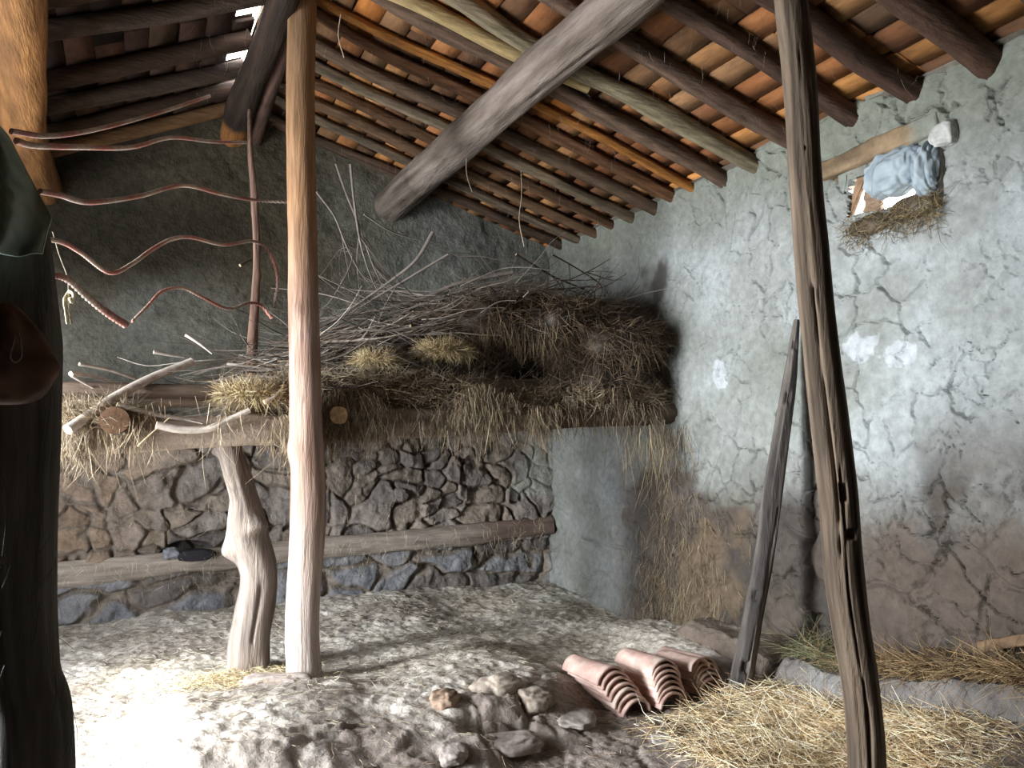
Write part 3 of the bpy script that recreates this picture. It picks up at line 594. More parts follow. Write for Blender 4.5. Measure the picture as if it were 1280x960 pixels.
# pale tufts of fresher straw
for (px, py, Y, sx, nn, lab) in ((556, 437, 5.0, .15, 1700, 'pale yellow straw tuft on top of the hay in middle of loft'), (315, 492, 4.85, .15, 1900, 'golden straw tuft beside the peeled post on loft'), (470, 450, 5.0, .11, 900, 'small tan straw tuft on the loft, left of the yellow one')):
    p = at(px, py, Y); m = MB(); heap(m, p[0], p[1], p[2]-.02, sx, sx*.7, .09, lin('#75644a'), lin('#524532'), px, .3, 40, 24)
    d = r.normal(size=(nn, 3)); d[:, 2] = np.abs(d[:, 2])*.6; d[:, 1] -= .3; d /= np.linalg.norm(d, axis=1)[:, None]
    m.add(*blades(p+d*np.array([sx*1.25, sx*.8, .06])*r.uniform(.7, 1, (nn, 1))-np.array([0, 0, .02]), d+r.normal(size=d.shape)*1.5, r.uniform(.03, .12, nn), .0017, pick(['#c8b488', '#ab946c', '#d4c4a0', '#927e5a'], nn, r), .5, px))
    tag(m.build('straw_tuft', M_STRAW), lab, 'straw', kind='stuff')
# matted brown brush heap overhanging at the right
m = MB(); hs = []
for (x, y, z, a, b, c_) in ((2.35, 5.45, 2.34, .55, .5, .15), (2.85, 5.25, 2.34, .5, .5, .18), (3.2, 5.12, 2.22, .38, .42, .20), (3.22, 5.3, 1.9, .40, .5, .24), (1.7, 5.8, 2.2, .65, .45, .12), (2.4, 6.1, 2.2, .8, .5, .3), (2.75, 5.9, 1.9, .7, .4, .25), (2.95, 4.98, 2.14, .3, .14, .12)):
    hs.append(heap(m, x, y, z, a, b, c_, lin('#3a2f26'), lin('#241d18'), int(x*17)+650, .35))
hs = np.vstack(hs); fr = hs[hs[:, 1] < 5.6]
n = 22000; c = fr[r.integers(0, len(fr), n)]+r.normal(size=(n, 3))*.02
m.add(*blades(c, np.stack([r.normal(size=n)*.9, -.4+r.normal(size=n)*.5, -.1+r.normal(size=n)*.5], 1), r.uniform(.05, .2, n), .0018, pick(DRY, n, r)*.8, .5, 6))
n = 7000; c = fr[r.integers(0, len(fr), n)]; kp = (fbm(c[:, 0]*5, c[:, 2]*2, None, 2, 652) > -.05) & (c[:, 1] < 5.2); c = c[kp]; n = len(c)
m.add(*blades(c+np.array([0, -.03, 0]), np.stack([r.normal(size=n)*.2, r.normal(size=n)*.15-.05, -np.ones(n)], 1), r.uniform(.05, .26, n), .0018, pick(DRY+['#97835f', '#8a7658'], n, r), .3, 7))
tag(m.build('brush_mat', M_STRAW), 'dark brown matted roots and dry grass heaped at right of the loft', 'brushwood', kind='stuff')
# fine twigs
def twigs(n, box, dirm, dirs, L, rad, cols, seed, zfn=None):
    r = np.random.default_rng(seed); m = MB()
    for i in range(n):
        p = np.array([r.uniform(*box[0]), r.uniform(*box[1]), r.uniform(*box[2])])
        if zfn is not None: p[2] = zfn(p[0], p[1])+r.uniform(*box[2])
        d = np.array(dirm)*np.sign(r.normal()+.4)+r.normal(size=3)*np.array(dirs); d /= np.linalg.norm(d); ln = r.uniform(*L)
        P = [p]; k = 4
        for j in range(k):
            d = d+r.normal(size=3)*.16; d /= np.linalg.norm(d); P.append(P[-1]+d*ln/k)
        P = np.array(P); P[:, 0] = np.minimum(P[:, 0], XR-.06); P[:, 1] = np.minimum(P[:, 1], YB-.08)
        rr = rad*r.uniform(.6, 1.4); V, F, C = tube(P, np.linspace(rr, rr*.35, k+1), seg=5, step=.07, lump=.0, groove=.0, col=lin(cols[r.integers(len(cols))])*r.uniform(.7, 1.2)); m.add(V, F, C)
    return m
def heap_z(x, y): return float(np.interp(x, [.3, .9, 1.5, 2.1, 2.6, 3.0, 3.5], [1.95, 2.10, 2.34, 2.58, 2.62, 2.48, 2.3]))-.25*max(0, 5.3-y)
GREY = ['#8f867d', '#6e655d', '#a59c92', '#57504a', '#4a403a', '#7c6c5c']
tag(twigs(1100, ((.5, 3.3), (4.95, 6.4), (-.24, .06)), (1, 0, .12), (.3, .5, .22), (.25, .8), .004, GREY, 71, heap_z).build('fine_twigs', M_TWIG), 'tangle of fine grey twigs over the top of the brushwood heap', 'twigs', kind='stuff')
# individual branches of the heap
def branch(pts, rad, label, group=None, cols=('#9b9188', '#6a6058'), forks=1, seed=0, name='branch', taper=.35):
    r = np.random.default_rng(seed+900); m = MB(); parts = []; P = np.array(pts, float); P[:, 0] = np.minimum(P[:, 0], XR-.05); P[:, 1] = np.minimum(P[:, 1], YB-.06)
    m.add(*tube(P, np.linspace(rad, rad*taper, len(P)), seg=9 if rad > .012 else 7, step=.03, seed=seed, lump=.14, groove=.06, col=lin(cols[0]), col2=lin(cols[1]), cap=lin('#c0aa8c')))
    S, _ = spline(P, .05)
    for k in range(forks):
        i = r.integers(len(S)//4, max(len(S)//4+1, int(len(S)*.8))); d = S[min(i+2, len(S)-1)]-S[i]; ln0 = np.linalg.norm(P[-1]-P[0])*r.uniform(.22, .45)
        d = d/(np.linalg.norm(d)+1e-9)+r.normal(size=3)*.45; d /= np.linalg.norm(d); q0 = S[i]; Q = [q0]
        for j in range(3):
            d = d+r.normal(size=3)*.15; d /= np.linalg.norm(d); Q.append(Q[-1]+d*ln0/3)
        Q = np.array(Q); Q[:, 0] = np.minimum(Q[:, 0], XR-.05); Q[:, 1] = np.minimum(Q[:, 1], YB-.06)
        tw = tube(Q, np.linspace(rad*.55, rad*.2, 4), seg=6, step=.04, seed=seed+k, lump=.05, groove=0, col=lin(cols[0]), col2=lin(cols[1]))
        if group: m.add(*tw)
        else: parts.append(tw)
    if not parts:
        o = m.build(name, M_TWIG); origin(o, P[0]); return tag(o, label, 'branch', group)
    root = empty(name, P[0]); tag(root, label, 'branch', group); under(m.build('stem', M_TWIG), root)
    for V, F, C in parts: under(mesh('side_twig', V, F, C, M_TWIG), root)
    return root
def pb(px, rad, label, Y0, Y1, **k):
    n = len(px); branch([at(a, b, Y0+(Y1-Y0)*i/(n-1)) for i, (a, b) in enumerate(px)], rad, label, **k)
WH = ('#cfc5ba', '#a3978b')
pb([(84, 537), (118, 514), (150, 493), (190, 472), (240, 452)], .030, 'thick pale branch slanting up across left end of loft', 4.62, 5.1, cols=WH, forks=0, seed=1, taper=.8)
pb([(99, 455), (135, 462), (165, 472), (182, 480)], .011, 'pale curved stick lying highest at far left of loft', 4.95, 5.2, cols=WH, forks=0, seed=2, taper=.7)
pb([(88, 467), (115, 470), (150, 480), (205, 487)], .014, 'pale stick passing behind the thick slanting branch at left', 4.9, 5.3, cols=WH, forks=0, seed=3, taper=.8)
pb([(90, 469), (108, 480), (135, 495)], .010, 'short pale stick pointing down right at far left of loft', 4.86, 5.0, cols=WH, forks=0, seed=4)
pb([(200, 482), (222, 489), (245, 494)], .012, 'short grey stick lying behind and right of the slanting branch', 5.0, 5.05, cols=WH, forks=0, seed=5)
pb([(146, 506), (175, 513), (205, 520), (258, 527), (275, 520)], .013, 'pale crooked branch lying above the orange joist end', 4.72, 4.8, cols=WH, forks=1, seed=6, taper=.7)
pb([(195, 531), (225, 537), (262, 536), (285, 525), (312, 513)], .021, 'thick pale bent branch on loft edge above the crooked trunk', 4.66, 4.7, cols=WH, forks=1, seed=7, taper=.8)
pb([(172, 558), (190, 541), (212, 522)], .006, 'thin straight pale stem sticking out in front of loft beam', 4.62, 4.66, cols=('#d8c8a8', '#b8a585'), forks=0, seed=8)
pb([(192, 440), (212, 444), (230, 447)], .011, 'short pale stick poking out at left before the plaster', 5.3, 5.35, cols=WH, forks=0, seed=9)
pb([(232, 418), (250, 430), (265, 442)], .012, 'short pale stick leaning down right beside the slanting branch', 5.2, 5.2, cols=WH, forks=0, seed=10)
pb([(300, 332), (318, 322), (362, 305)], .012, 'broken dark stick slanting behind the rope stick', 5.8, 5.9, cols=('#6a5b50', '#463c36'), forks=0, seed=11)
pb([(330, 503), (342, 497), (350, 488)], .014, 'stubby pale twig standing on the hay left of peeled post', 4.7, 4.72, cols=WH, forks=0, seed=12)
B = ('#8a8078', '#5b534c')
up_ = [([(420, 205), (432, 240), (448, 280), (470, 340), (500, 400), (528, 470)], 'tall thin branch curving up highest beside peeled post'),
       ([(438, 205), (443, 255), (452, 310), (470, 360), (505, 420)], 'upright grey branch just right of the highest one'),
       ([(396, 240), (418, 270), (432, 305), (450, 340), (475, 370)], 'curved grey branch springing up close to the peeled post'),
       ([(455, 268), (490, 290), (530, 302), (575, 320), (640, 330)], 'long thin branch arching right under the purlin end'),
       ([(372, 398), (410, 380), (440, 325), (428, 310), (400, 345)], 'hooked drooping twig beside the peeled post')]
for i, (p, l) in enumerate(up_): pb(p, .010 if i < 3 else .007, l, 5.6, 5.9, cols=B, forks=3, seed=20+i)
dg = [([(541, 290), (520, 325), (490, 350), (440, 385), (380, 425), (335, 448)], .014, 'long dark branch falling left from below the purlin end'), ([(560, 318), (515, 345), (470, 372), (420, 402), (362, 440)], .012, 'grey branch lying just right of the long dark one'),
      ([(640, 340), (580, 352), (520, 375), (450, 392), (380, 400)], .020, 'thick grey branch lying along top of heap'), ([(620, 385), (560, 395), (500, 415), (430, 430), (350, 462)], .012, 'grey branch lying low across left part of heap'),
      ([(600, 420), (540, 440), (470, 455), (410, 482), (345, 505)], .011, 'long grey branch nearest the hay, left of the yellow tuft'), ([(500, 480), (450, 470), (420, 462), (352, 470)], .013, 'grey branch beside the peeled post, low on the heap'),
      ([(645, 318), (690, 345), (730, 362), (770, 378)], .009, 'dark branch arching right over the heap toward plaster'), ([(690, 318), (725, 338), (752, 358), (768, 380)], .007, 'thin dark twig arching right, nearest the right wall'),
      ([(585, 472), (625, 440), (680, 420), (740, 440)], .013, 'brown branch spanning the dark hollow in the heap'), ([(590, 500), (612, 470), (640, 452), (672, 430)], .012, 'curved brown branch rising out of the dark hollow'),
      ([(670, 425), (690, 455), (722, 490)], .012, 'brown branch hanging down in front of matted roots'), ([(740, 372), (790, 395), (825, 420)], .015, 'dark branch at right end of heap near the wall')]
for i, (p, rad, l) in enumerate(dg): pb(p, rad, l, 5.45 if i < 8 else 4.95, 5.75 if i < 8 else 5.1, cols=B if i < 6 else ('#5c4a3c', '#3a2e26'), forks=3, seed=40+i)
r = np.random.default_rng(77)
for i in range(120):
    x0 = r.uniform(.45, 2.9); y0 = r.uniform(5.1, 6.3); z0 = heap_z(x0, y0)+r.uniform(-.25, .02); ln = r.uniform(.5, 1.3)
    d = np.array([1, r.normal()*.3, r.normal()*.12+.08]); d /= np.linalg.norm(d); P = [np.array([x0, y0, z0])]
    for j in range(5): d = d+r.normal(size=3)*np.array([.1, .12, .08]); d /= np.linalg.norm(d); P.append(P[-1]+d*ln/5)
    branch(P, r.uniform(.005, .012), 'thin grey brown branch tangled in the brushwood heap on loft', group='branches of the brushwood heap', cols=(GREY[i % 6], GREY[(i+3) % 6]), forks=2, seed=100+i)
# ------------------------------------------------------------------ timber built into the stone wall
P = [(-1.2, YB-.01, beam_z(-1.2)), (.5, YB-.015, beam_z(.5)), (2.0, YB-.015, beam_z(2)), (XR-.01, YB-.01, beam_z(XR))]
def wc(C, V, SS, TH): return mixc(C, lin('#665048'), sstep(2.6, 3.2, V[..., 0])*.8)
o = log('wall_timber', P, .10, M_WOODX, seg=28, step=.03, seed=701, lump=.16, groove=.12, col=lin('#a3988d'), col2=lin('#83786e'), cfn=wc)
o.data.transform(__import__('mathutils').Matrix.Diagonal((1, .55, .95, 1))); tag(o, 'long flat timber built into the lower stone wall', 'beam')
# ------------------------------------------------------------------ lintel, stuffed bundle and stakes in the window
def plank(name, a, b, w, th, upv, col, col2, seed, mt=M_WOOD, n=50, fade=None):
    a, b = np.array(a, float), np.array(b, float); T = (b-a)/np.linalg.norm(b-a); U = np.array(upv, float); U = U-T*(U@T); U /= np.linalg.norm(U); W = np.cross(T, U)
    k = 16; th_ = np.linspace(0, 2*PI, k, endpoint=False); cu = np.sign(np.cos(th_))*np.abs(np.cos(th_))**.35; su = np.sign(np.sin(th_))*np.abs(np.sin(th_))**.35
    s = np.linspace(0, 1, n); S, K = np.meshgrid(s, np.arange(k), indexing='ij'); nn = fbm(S*6, np.cos(th_)[K]*1.5, np.sin(th_)[K]*1.5, 3, seed)
    f = 1+.12*nn; V = a+(b-a)*S[..., None]+U*(w/2*cu[K]*f)[..., None]+W*(th/2*su[K]*f)[..., None]
    i = np.arange(n-1)[:, None]; j = np.arange(k)[None]; j2 = (j+1) % k; q = np.stack([i*k+j, i*k+j2, (i+1)*k+j2, (i+1)*k+j], -1).reshape(-1, 4)
    C = mixc(col, col2, .5+.7*fbm(S*3, np.cos(th_)[K]*3, np.sin(th_)[K]*3, 3, seed+4))
    if fade is not None: C = mixc(C, fade, sstep(.72, .88, S+.08*nn))
    o = mesh(name, V.reshape(-1, 3), [q, np.array([np.arange(k)[::-1]]), np.array([np.arange(k)+(n-1)*k])], C.reshape(-1, 3), mt); origin(o, a); return o
tag(plank('lintel', (XR+.01, 3.26, 3.07), (XR+.02, 2.52, 3.10), .12, .12, (0, 0, 1), lin('#8f7a60'), lin('#6e5d49'), 710, fade=lin('#7f8278')), 'wooden lintel plank set in plaster above stuffed window', 'lintel')
tag(plank('lintel_board', (XR+.10, 3.2, 2.995), (XR+.10, 2.45, 3.01), .05, .2, (0, 0, 1), lin('#7c6a55'), lin('#5d4e3e'), 711), 'thin dark board under the lintel of stuffed window', 'board')
cen = hit(1128, 214, 0, XR+.02); root = empty('cloth_bundle', cen+np.array([0, 0, -.11])); tag(root, 'pale blue cloth bundle stuffed into the small window', 'cloth')
def bundle(c, ry, rz, rx, seed, fold, tilt=0.12):
    nu, nv = 90, 60; u, v = np.meshgrid(np.linspace(0, 2*PI, nu, endpoint=False), np.linspace(.02, PI-.02, nv), indexing='ij')
    d = np.stack([np.sin(v)*np.cos(u), np.cos(v), np.sin(v)*np.sin(u)], -1)
    f = 1+.10*fbm(d[..., 0]*2, d[..., 1]*2.5, d[..., 2]*2, 3, seed)+fold*np.abs(fbm(d[..., 0]*1.2+d[..., 2]*.8, d[..., 1]*4, d[..., 2]*1.4, 2, seed+5))+.03*np.sin(d[..., 1]*13+d[..., 2]*5)
    P = np.sign(d)*np.abs(d)**.8*np.array([rx, ry, rz])*f[..., None]; P[..., 2] += tilt*-P[..., 1]*-1
    i = np.arange(nu)[:, None]; j = np.arange(nv-1)[None]; i2 = (i+1) % nu; q = np.stack([i*nv+j, i2*nv+j, i2*nv+j+1, i*nv+j+1], -1).reshape(-1, 4)
    C = mixc(lin('#a4afb5'), lin('#87949c'), .5+.8*fbm(d[..., 0]*2, d[..., 1]*3, d[..., 2]*2, 3, seed+9)).reshape(-1, 3)
    return (P+np.array(c)).reshape(-1, 3), [q], C
V, F, C = bundle(hit(1120, 216, 0, XR), .165, .112, .10, 720, .10, -.12); under(mesh('bundle_body', V, F, C, M_CLOTH), root)
V, F, C = bundle(hit(1163, 212, 0, XR), .062, .115, .09, 730, .22, 0); under(mesh('bundle_fold', V, F, C, M_CLOTH), root)
o = plank('stake', hit(1060, 274, 0, XR+.03), hit(1084, 208, 0, XR+.03), .05, .04, (0, 1, 0), lin('#a18468'), lin('#7d6450'), 712); tag(o, 'brown wooden stake standing in left side of stuffed window', 'stake')
o = plank('stake', hit(1092, 270, 0, XR+.05), hit(1094, 222, 0, XR+.05), .11, .05, (0, 1, 0), lin('#a58a74'), lin('#806a58'), 713); tag(o, 'short broad wood block between two bright gaps of window', 'block')
def rock(c, rx, ry, rz, col, col2, label, seed, ang=0, name='rock', group=None, sink=.35):
    m = MB(); nu, nv = 48, 30; u, v = np.meshgrid(np.linspace(0, 2*PI, nu, endpoint=False), np.linspace(.03, PI-.03, nv), indexing='ij')
    d = np.stack([np.sin(v)*np.cos(u), np.sin(v)*np.sin(u), np.cos(v)], -1); f = 1+.22*fbm(d[..., 0]*1.6, d[..., 1]*1.6, d[..., 2]*1.6, 4, seed)
    P = np.sign(d)*np.abs(d)**.72*f[..., None]*np.array([rx, ry, rz]); ca, sa = math.cos(ang), math.sin(ang)
    P = np.stack([P[..., 0]*ca-P[..., 1]*sa, P[..., 0]*sa+P[..., 1]*ca, P[..., 2]], -1)+np.array([c[0], c[1], c[2]+rz*(1-2*sink)])
    i = np.arange(nu)[:, None]; j = np.arange(nv-1)[None]; i2 = (i+1) % nu; q = np.stack([i*nv+j, i*nv+j+1, i2*nv+j+1, i2*nv+j], -1).reshape(-1, 4)
    C = mixc(col, col2, .5+.8*fbm(d[..., 0]*3, d[..., 1]*3, d[..., 2]*3, 4, seed+1)).reshape(-1, 3)
    o = mesh(name, P.reshape(-1, 3), [q, np.array([np.arange(nu)*nv]), np.array([(np.arange(nu)*nv+nv-1)[::-1]])], C, M_ROCK); origin(o, c); tag(o, label, 'stone', group); return o
p = hit(1157, 179, 0, XR); p = hit(1183, 172, 0, XR)
rock((XR-.01, p[1], p[2]-.05), .06, .065, .06, lin('#c2c2be'), lin('#a5a59f'), 'pale stone in plaster at right end of the lintel', 740, sink=0)
# nest of straw under the sill
r = np.random.default_rng(91); m = MB()
n = 900; y = r.uniform(2.52, 3.12, n); z = 2.71-.02*(y-2.8)+r.normal(size=n)*.035-np.abs(r.normal(size=n))*.05
m.add(*blades(np.stack([XR-.03+r.uniform(-.02, .04, n), y, z], 1), np.stack([-.25+r.normal(size=n)*.3, r.normal(size=n)*.8, -.35+r.normal(size=n)*.45], 1), r.uniform(.03, .10, n), .0016, pick(['#6b5c44', '#8a7856', '#4c4234', '#a08c66'], n, r), .6, 9))
for (y, z, a) in ((2.95, 2.67, .10), (2.68, 2.70, .15), (3.04, 2.67, .07)): heap(m, XR-.0, y, z, .04, a, .055, lin('#5d5140'), lin('#453b2f'), int(y*100), .35, 40, 20)
tag(m.build('straw_nest', M_STRAW), 'brown straw and dirt spilling from sill of the stuffed window', 'straw', kind='stuff')
# ------------------------------------------------------------------ tile stacks
def tile(name='roof_tile', seed=0, L=.35, w0=.098, w1=.080):
    na, nl = 22, 16; th = .014; V = []; ang = np.linspace(math.radians(4), math.radians(176), na); ls = np.linspace(0, 1, nl)
    for k, off in enumerate((0, -th)):
        for l in ls:
            w = w0+(w1-w0)*l+off
            for a in ang:
                wob = 1+.035*fbm(np.array([a*1.3]), np.array([l*3.]), None, 2, seed)[0]
                V.append((w*math.cos(a)*wob, l*L, w*.86*math.sin(a)*wob))
    N = na*nl; g = grid(nl, na); i = np.arange(nl-1); j = np.arange(na-1); Q = [g[:, ::-1], g+N]
    for e in (0, na-1): Q.append(np.stack([i*na+e, (i+1)*na+e, (i+1)*na+e+N, i*na+e+N], 1)[:, ::(-1 if e == 0 else 1)])
    for e in (0, (nl-1)*na): Q.append(np.stack([e+j, e+j+1, e+j+1+N, e+j+N], 1)[:, ::(1 if e == 0 else -1)])
    V = np.array(V); n = fbm(V[:, 0]*9, V[:, 1]*6, V[:, 2]*9, 4, seed+3); C = mixc(lin('#d4b8ac'), lin('#b09086'), .5+.9*n); C = mixc(C, lin('#cdbdb0'), sstep(.2, .8, fbm(V[:, 0]*6+4, V[:, 1]*5, V[:, 2]*6, 3, seed+5))*.7)
    return mesh(name, V, [np.vstack(Q)], C, M_TILE)
ax = math.radians(90)-PI/2                     # tiles point away from the camera and to the left
sets = [('left', ground(797, 889, .02), 7, .026), ('middle', ground(843, 884, .02), 7, .027), ('right', ground(890, 870, .02), 5, .027)]
for si, (nm, p, cnt, dz) in enumerate(sets):
    for k in range(cnt):
        o = tile(seed=si*10+k); rr_ = random.Random(si*20+k); o.rotation_mode = 'XYZ'
        sh = k*(.020 if si == 0 else .012); a = ax+rr_.uniform(-.05, .05)+(.05*si)+(.10*(k/cnt) if si == 0 else 0)
        dv = np.array([-math.sin(a), math.cos(a)])
        o.location = (p[0]+dv[0]*sh-(.012*k if si == 0 else 0), p[1]+dv[1]*sh, hz(p[0], p[1])+.002+k*dz+.003*si)
        o.rotation_euler = (-.02+rr_.uniform(-.012, .012), rr_.uniform(-.06, .06)-.10*(si == 0), a)
        w = 'topmost' if k == cnt-1 else ('lowest, on the floor,' if k == 0 else f'{ORD[cnt-1-k]} from the top')
        tag(o, f'pinkish clay barrel tile, {w} in the {nm} tile stack', 'roof tile', 'stacked clay roof tiles')
# loose tile leaning between the middle and right stacks
o = tile(seed=77); o.scale = (.8, .9, .8); p = ground(876, 838, .17); o.location = (p[0], p[1], .17); o.rotation_euler = (-.04, 0, ax+.10); tag(o, 'loose clay tile lying on top of the right tile stack, lit along its edge', 'roof tile')
# ------------------------------------------------------------------ clay ledges along the right wall
def ledge(name, pts, h, seed, label, col, col2, hole=None):
    """pts: front foot points (x, y); a rounded bank of clay from there back to the wall"""
    S, _ = spline(np.array([[a, b, 0] for a, b in pts]), .014); n = len(S); k = 90; t = np.linspace(0, 1, k)
    V = np.zeros((n, k, 3)); dist = np.concatenate([[0], np.cumsum(np.linalg.norm(np.diff(S[:, :2], axis=0), axis=1))])
    endf = np.minimum(sstep(0, .12, dist), sstep(0, .05, dist[-1]-dist))
    for i in range(n):
        x0, y0 = S[i, 0], S[i, 1]; e = .35+.65*endf[i]
        xx = x0+(XR+.06-x0)*np.clip((t-.35)/.65, 0, 1)**1.0
        xx = np.where(t < .35, x0+.06*sstep(.0, .35, t)**1.4, x0+.06+(XR+.06-x0-.06)*(t-.35)/.65)
        z = h*e*np.where(t < .35, np.sin(np.clip(t/.35, 0, 1)*PI/2)**.8, 1.0)
        V[i, :, 0] = xx; V[i, :, 1] = y0; V[i, :, 2] = z+hz(x0, y0)-.02
    nn = fbm(V[..., 0]*4, V[..., 1]*4, V[..., 2]*4, 4, seed); V[..., 0] -= .028*nn; V[..., 2] += .018*nn
    V[..., 0] += .006*fbm(V[..., 1]*18, V[..., 2]*18, None, 3, seed+2)
    if hole is not None:
        d = np.hypot((V[..., 1]-hole[0]), (V[..., 2]-hole[1])); V[..., 0] += .30*(1-sstep(hole[2]*.85, hole[2]*1.1, d))*(t[None, :] < .5)
    C = mixc(col, col2, .5+.8*fbm(V[..., 1]*3, V[..., 2]*3, V[..., 0]*3, 4, seed+5))
    o = mesh(name, V.reshape(-1, 3), [grid(n, k)], C.reshape(-1, 3), M_MUD); origin(o, (pts[0][0], pts[0][1], 0)); tag(o, label, 'ledge'); return o
ledge('clay_ledge', [(3.40, 4.45), (3.37, 4.1), (3.34, 3.85), (3.33, 3.62), (3.35, 3.50)], .13, 801, 'low rounded clay ledge behind the leaning pole, far segment', lin('#857b70'), lin('#675b51'))
ledge('clay_ledge', [(3.29, 3.47), (3.29, 2.95), (3.30, 2.55), (3.31, 2.3), (3.31, 2.1), (3.32, 1.7), (3.32, 1.2)], .19, 802, 'low grey clay ledge along the right wall, near segment with hay on it', lin('#858382'), lin('#68635f'))
# wood piece on the ledge
o = plank('wood_piece', hit(1226, 808, 0, 3.54), hit(1330, 792, 0, 3.54), .05, .05, (0, 0, 1), lin('#806850'), lin('#5f4c3a'), 714); tag(o, 'short squared wood piece lying on hay at far right', 'wood')
# ------------------------------------------------------------------ straw and hay on the ground
r = np.random.default_rng(55)
def litter(n, fx, fy, cols, L, w, lift, seed, label, name='straw_litter', base=None, tilt=.25):
    r = np.random.default_rng(seed); x = fx(r, n); y = fy(r, n, x); z = hgt(x, y)+r.uniform(0, lift, n)
    if base is not None: z = base(x, y)+r.uniform(0, lift, n)
    a = r.uniform(0, 2*PI, n); d = np.stack([np.cos(a), np.sin(a), r.normal(size=n)*tilt], 1)
    m = MB(); m.add(*blades(np.stack([x, y, z+.004], 1), d, r.uniform(*L, n), w, pick(cols, n, r), .4, seed)); return m
GOLD = ['#efe0bd', '#dcc69e', '#f5ead2', '#c4a980', '#ad8e68', '#e6d2aa']
def sx(r, n): return np.clip(r.normal(2.97, .30, n), 2.3+.1*r.random(n), 3.7)
def sy(r, n, x): return np.clip(r.normal(2.70, .34, n), 1.6, 3.25+.2*r.random(n))
m = litter(15000, sx, sy, GOLD, (.05, .22), .0019, .045, 1, '')
tag(m.build('straw_bed', M_STRAW), 'golden loose straw spread around the foot of cracked brown post', 'straw', kind='stuff')
m = litter(9000, lambda r, n: r.uniform(-1.2, 3.5, n), lambda r, n, x: r.uniform(4.0, 6.6, n), ['#a89e8c', '#bdb3a0', '#8f8676', '#cfc6b5', '#857b6b'], (.02, .09), .0016, .006, 2, '', tilt=.12)
tag(m.build('chaff', M_STRAW), 'short chaff scattered over the far floor below the loft', 'chaff', kind='stuff')
m = litter(2600, lambda r, n: r.uniform(-.5, 2.6, n), lambda r, n, x: r.uniform(2.4, 4.1, n), ['#9c8b76', '#b7a78e', '#776656'], (.02, .08), .0014, .004, 3, '', tilt=.12)
tag(m.build('chaff', M_STRAW), 'sparse chaff on the rough dirt in near foreground', 'chaff', kind='stuff')
m = litter(1500, lambda r, n: r.normal(.52, .20, n), lambda r, n, x: r.normal(4.70, .14, n), ['#d2c29a', '#bba87e', '#ddd0b0'], (.03, .09), .0016, .035, 4, '')
tag(m.build('straw_tuft', M_STRAW), 'yellow straw tuft on the floor at foot of crooked trunk', 'straw', kind='stuff')
# hay on the near ledge
m = MB()
for (x, y, a, b, c_, s) in ((3.58, 3.22, .14, .26, .08, 1), (3.60, 2.75, .14, .35, .06, 2), (3.60, 2.3, .14, .4, .07, 3)): heap(m, x, y, .18+hz(3.3, y), a, b, c_, lin('#6a5a42'), lin('#4c4030'), 830+s, .35, 60, 30)
n = 5200; y = r.uniform(1.3, 3.44, n); x = 3.40+.22*r.random(n); g = sstep(2.9, 3.2, y)*.8
cols = np.where((r.random(n) < g)[:, None], pick(['#6f7052', '#868465', '#5c5d46'], n, r), pick(['#8a7152', '#a58c68', '#5f4d38', '#75603f'], n, r))
m.add(*blades(np.stack([x, y, hgt(x*0+3.3, y)+.18+.07*r.random(n)], 1), np.stack([-.15+r.normal(size=n)*.7, r.normal(size=n)*1.0, .0+r.normal(size=n)*.3], 1), r.uniform(.06, .24, n), .0018, cols, .5, 21))
tag(m.build('hay_layer', M_STRAW), 'brown and greenish hay lying on the near clay ledge', 'hay', kind='stuff')
# straw stuck on the wall below the right end of the loft
n = 1500; y = r.normal(4.72, .30, n).clip(3.9, 5.9); z = np.abs(r.normal(0, .62, n)); kp = (z < 1.45) & (z > .1); y, z = y[kp]+.05*z[kp], z[kp]; n = len(y)
D = rdisp(y, z)[0]
m = MB(); m.add(*blades(np.stack([XR-D-.012, y, z], 1), np.stack([-.12+r.normal(size=n)*.14, r.normal(size=n)*.35, -.9+r.normal(size=n)*.35], 1), r.uniform(.04, .16, n), .0015, pick(['#877860', '#74644e', '#a09074', '#5e5040'], n, r), .4, 22))
n = 220; y = r.normal(4.72, .12, n); x = XR-.02-np.abs(r.normal(0, .22, n)); z = 1.58-np.abs(r.normal(0, .14, n))
m.add(*blades(np.stack([x, y, z], 1), np.stack([.1+r.normal(size=n)*.15, r.normal(size=n)*.15, -np.ones(n)], 1), r.uniform(.08, .35, n), .0018, pick(['#8f7e62', '#74634c', '#a89878', '#4c3d30'], n, r), .3, 23))
tag(m.build('hanging_straw', M_STRAW), 'long straw trailing down the right wall below loft end', 'straw', kind='stuff')
# straw caught on the back wall stones
n = 700; x = r.uniform(-.5, 3.5, n); z = np.where(r.random(n) < .6, beam_z(x)+r.uniform(-.2, .12, n), r.uniform(.3, 1.4, n)); D = bdisp(x, z)[0]; D = np.where(np.abs(z-beam_z(x)) < .1, np.maximum(D, .10), D)
m = MB(); m.add(*blades(np.stack([x, YB-D-.012, z], 1), np.stack([r.normal(size=n)*.4, -.08+r.normal(size=n)*.1, -.8+r.normal(size=n)*.4], 1), r.uniform(.03, .10, n), .0014, pick(['#b8a88c', '#9c8a6e', '#cfc2a8'], n, r), .4, 24))
tag(m.build('straw_wisps', M_STRAW), 'straw wisps caught on the stone wall and its timber', 'straw', kind='stuff')
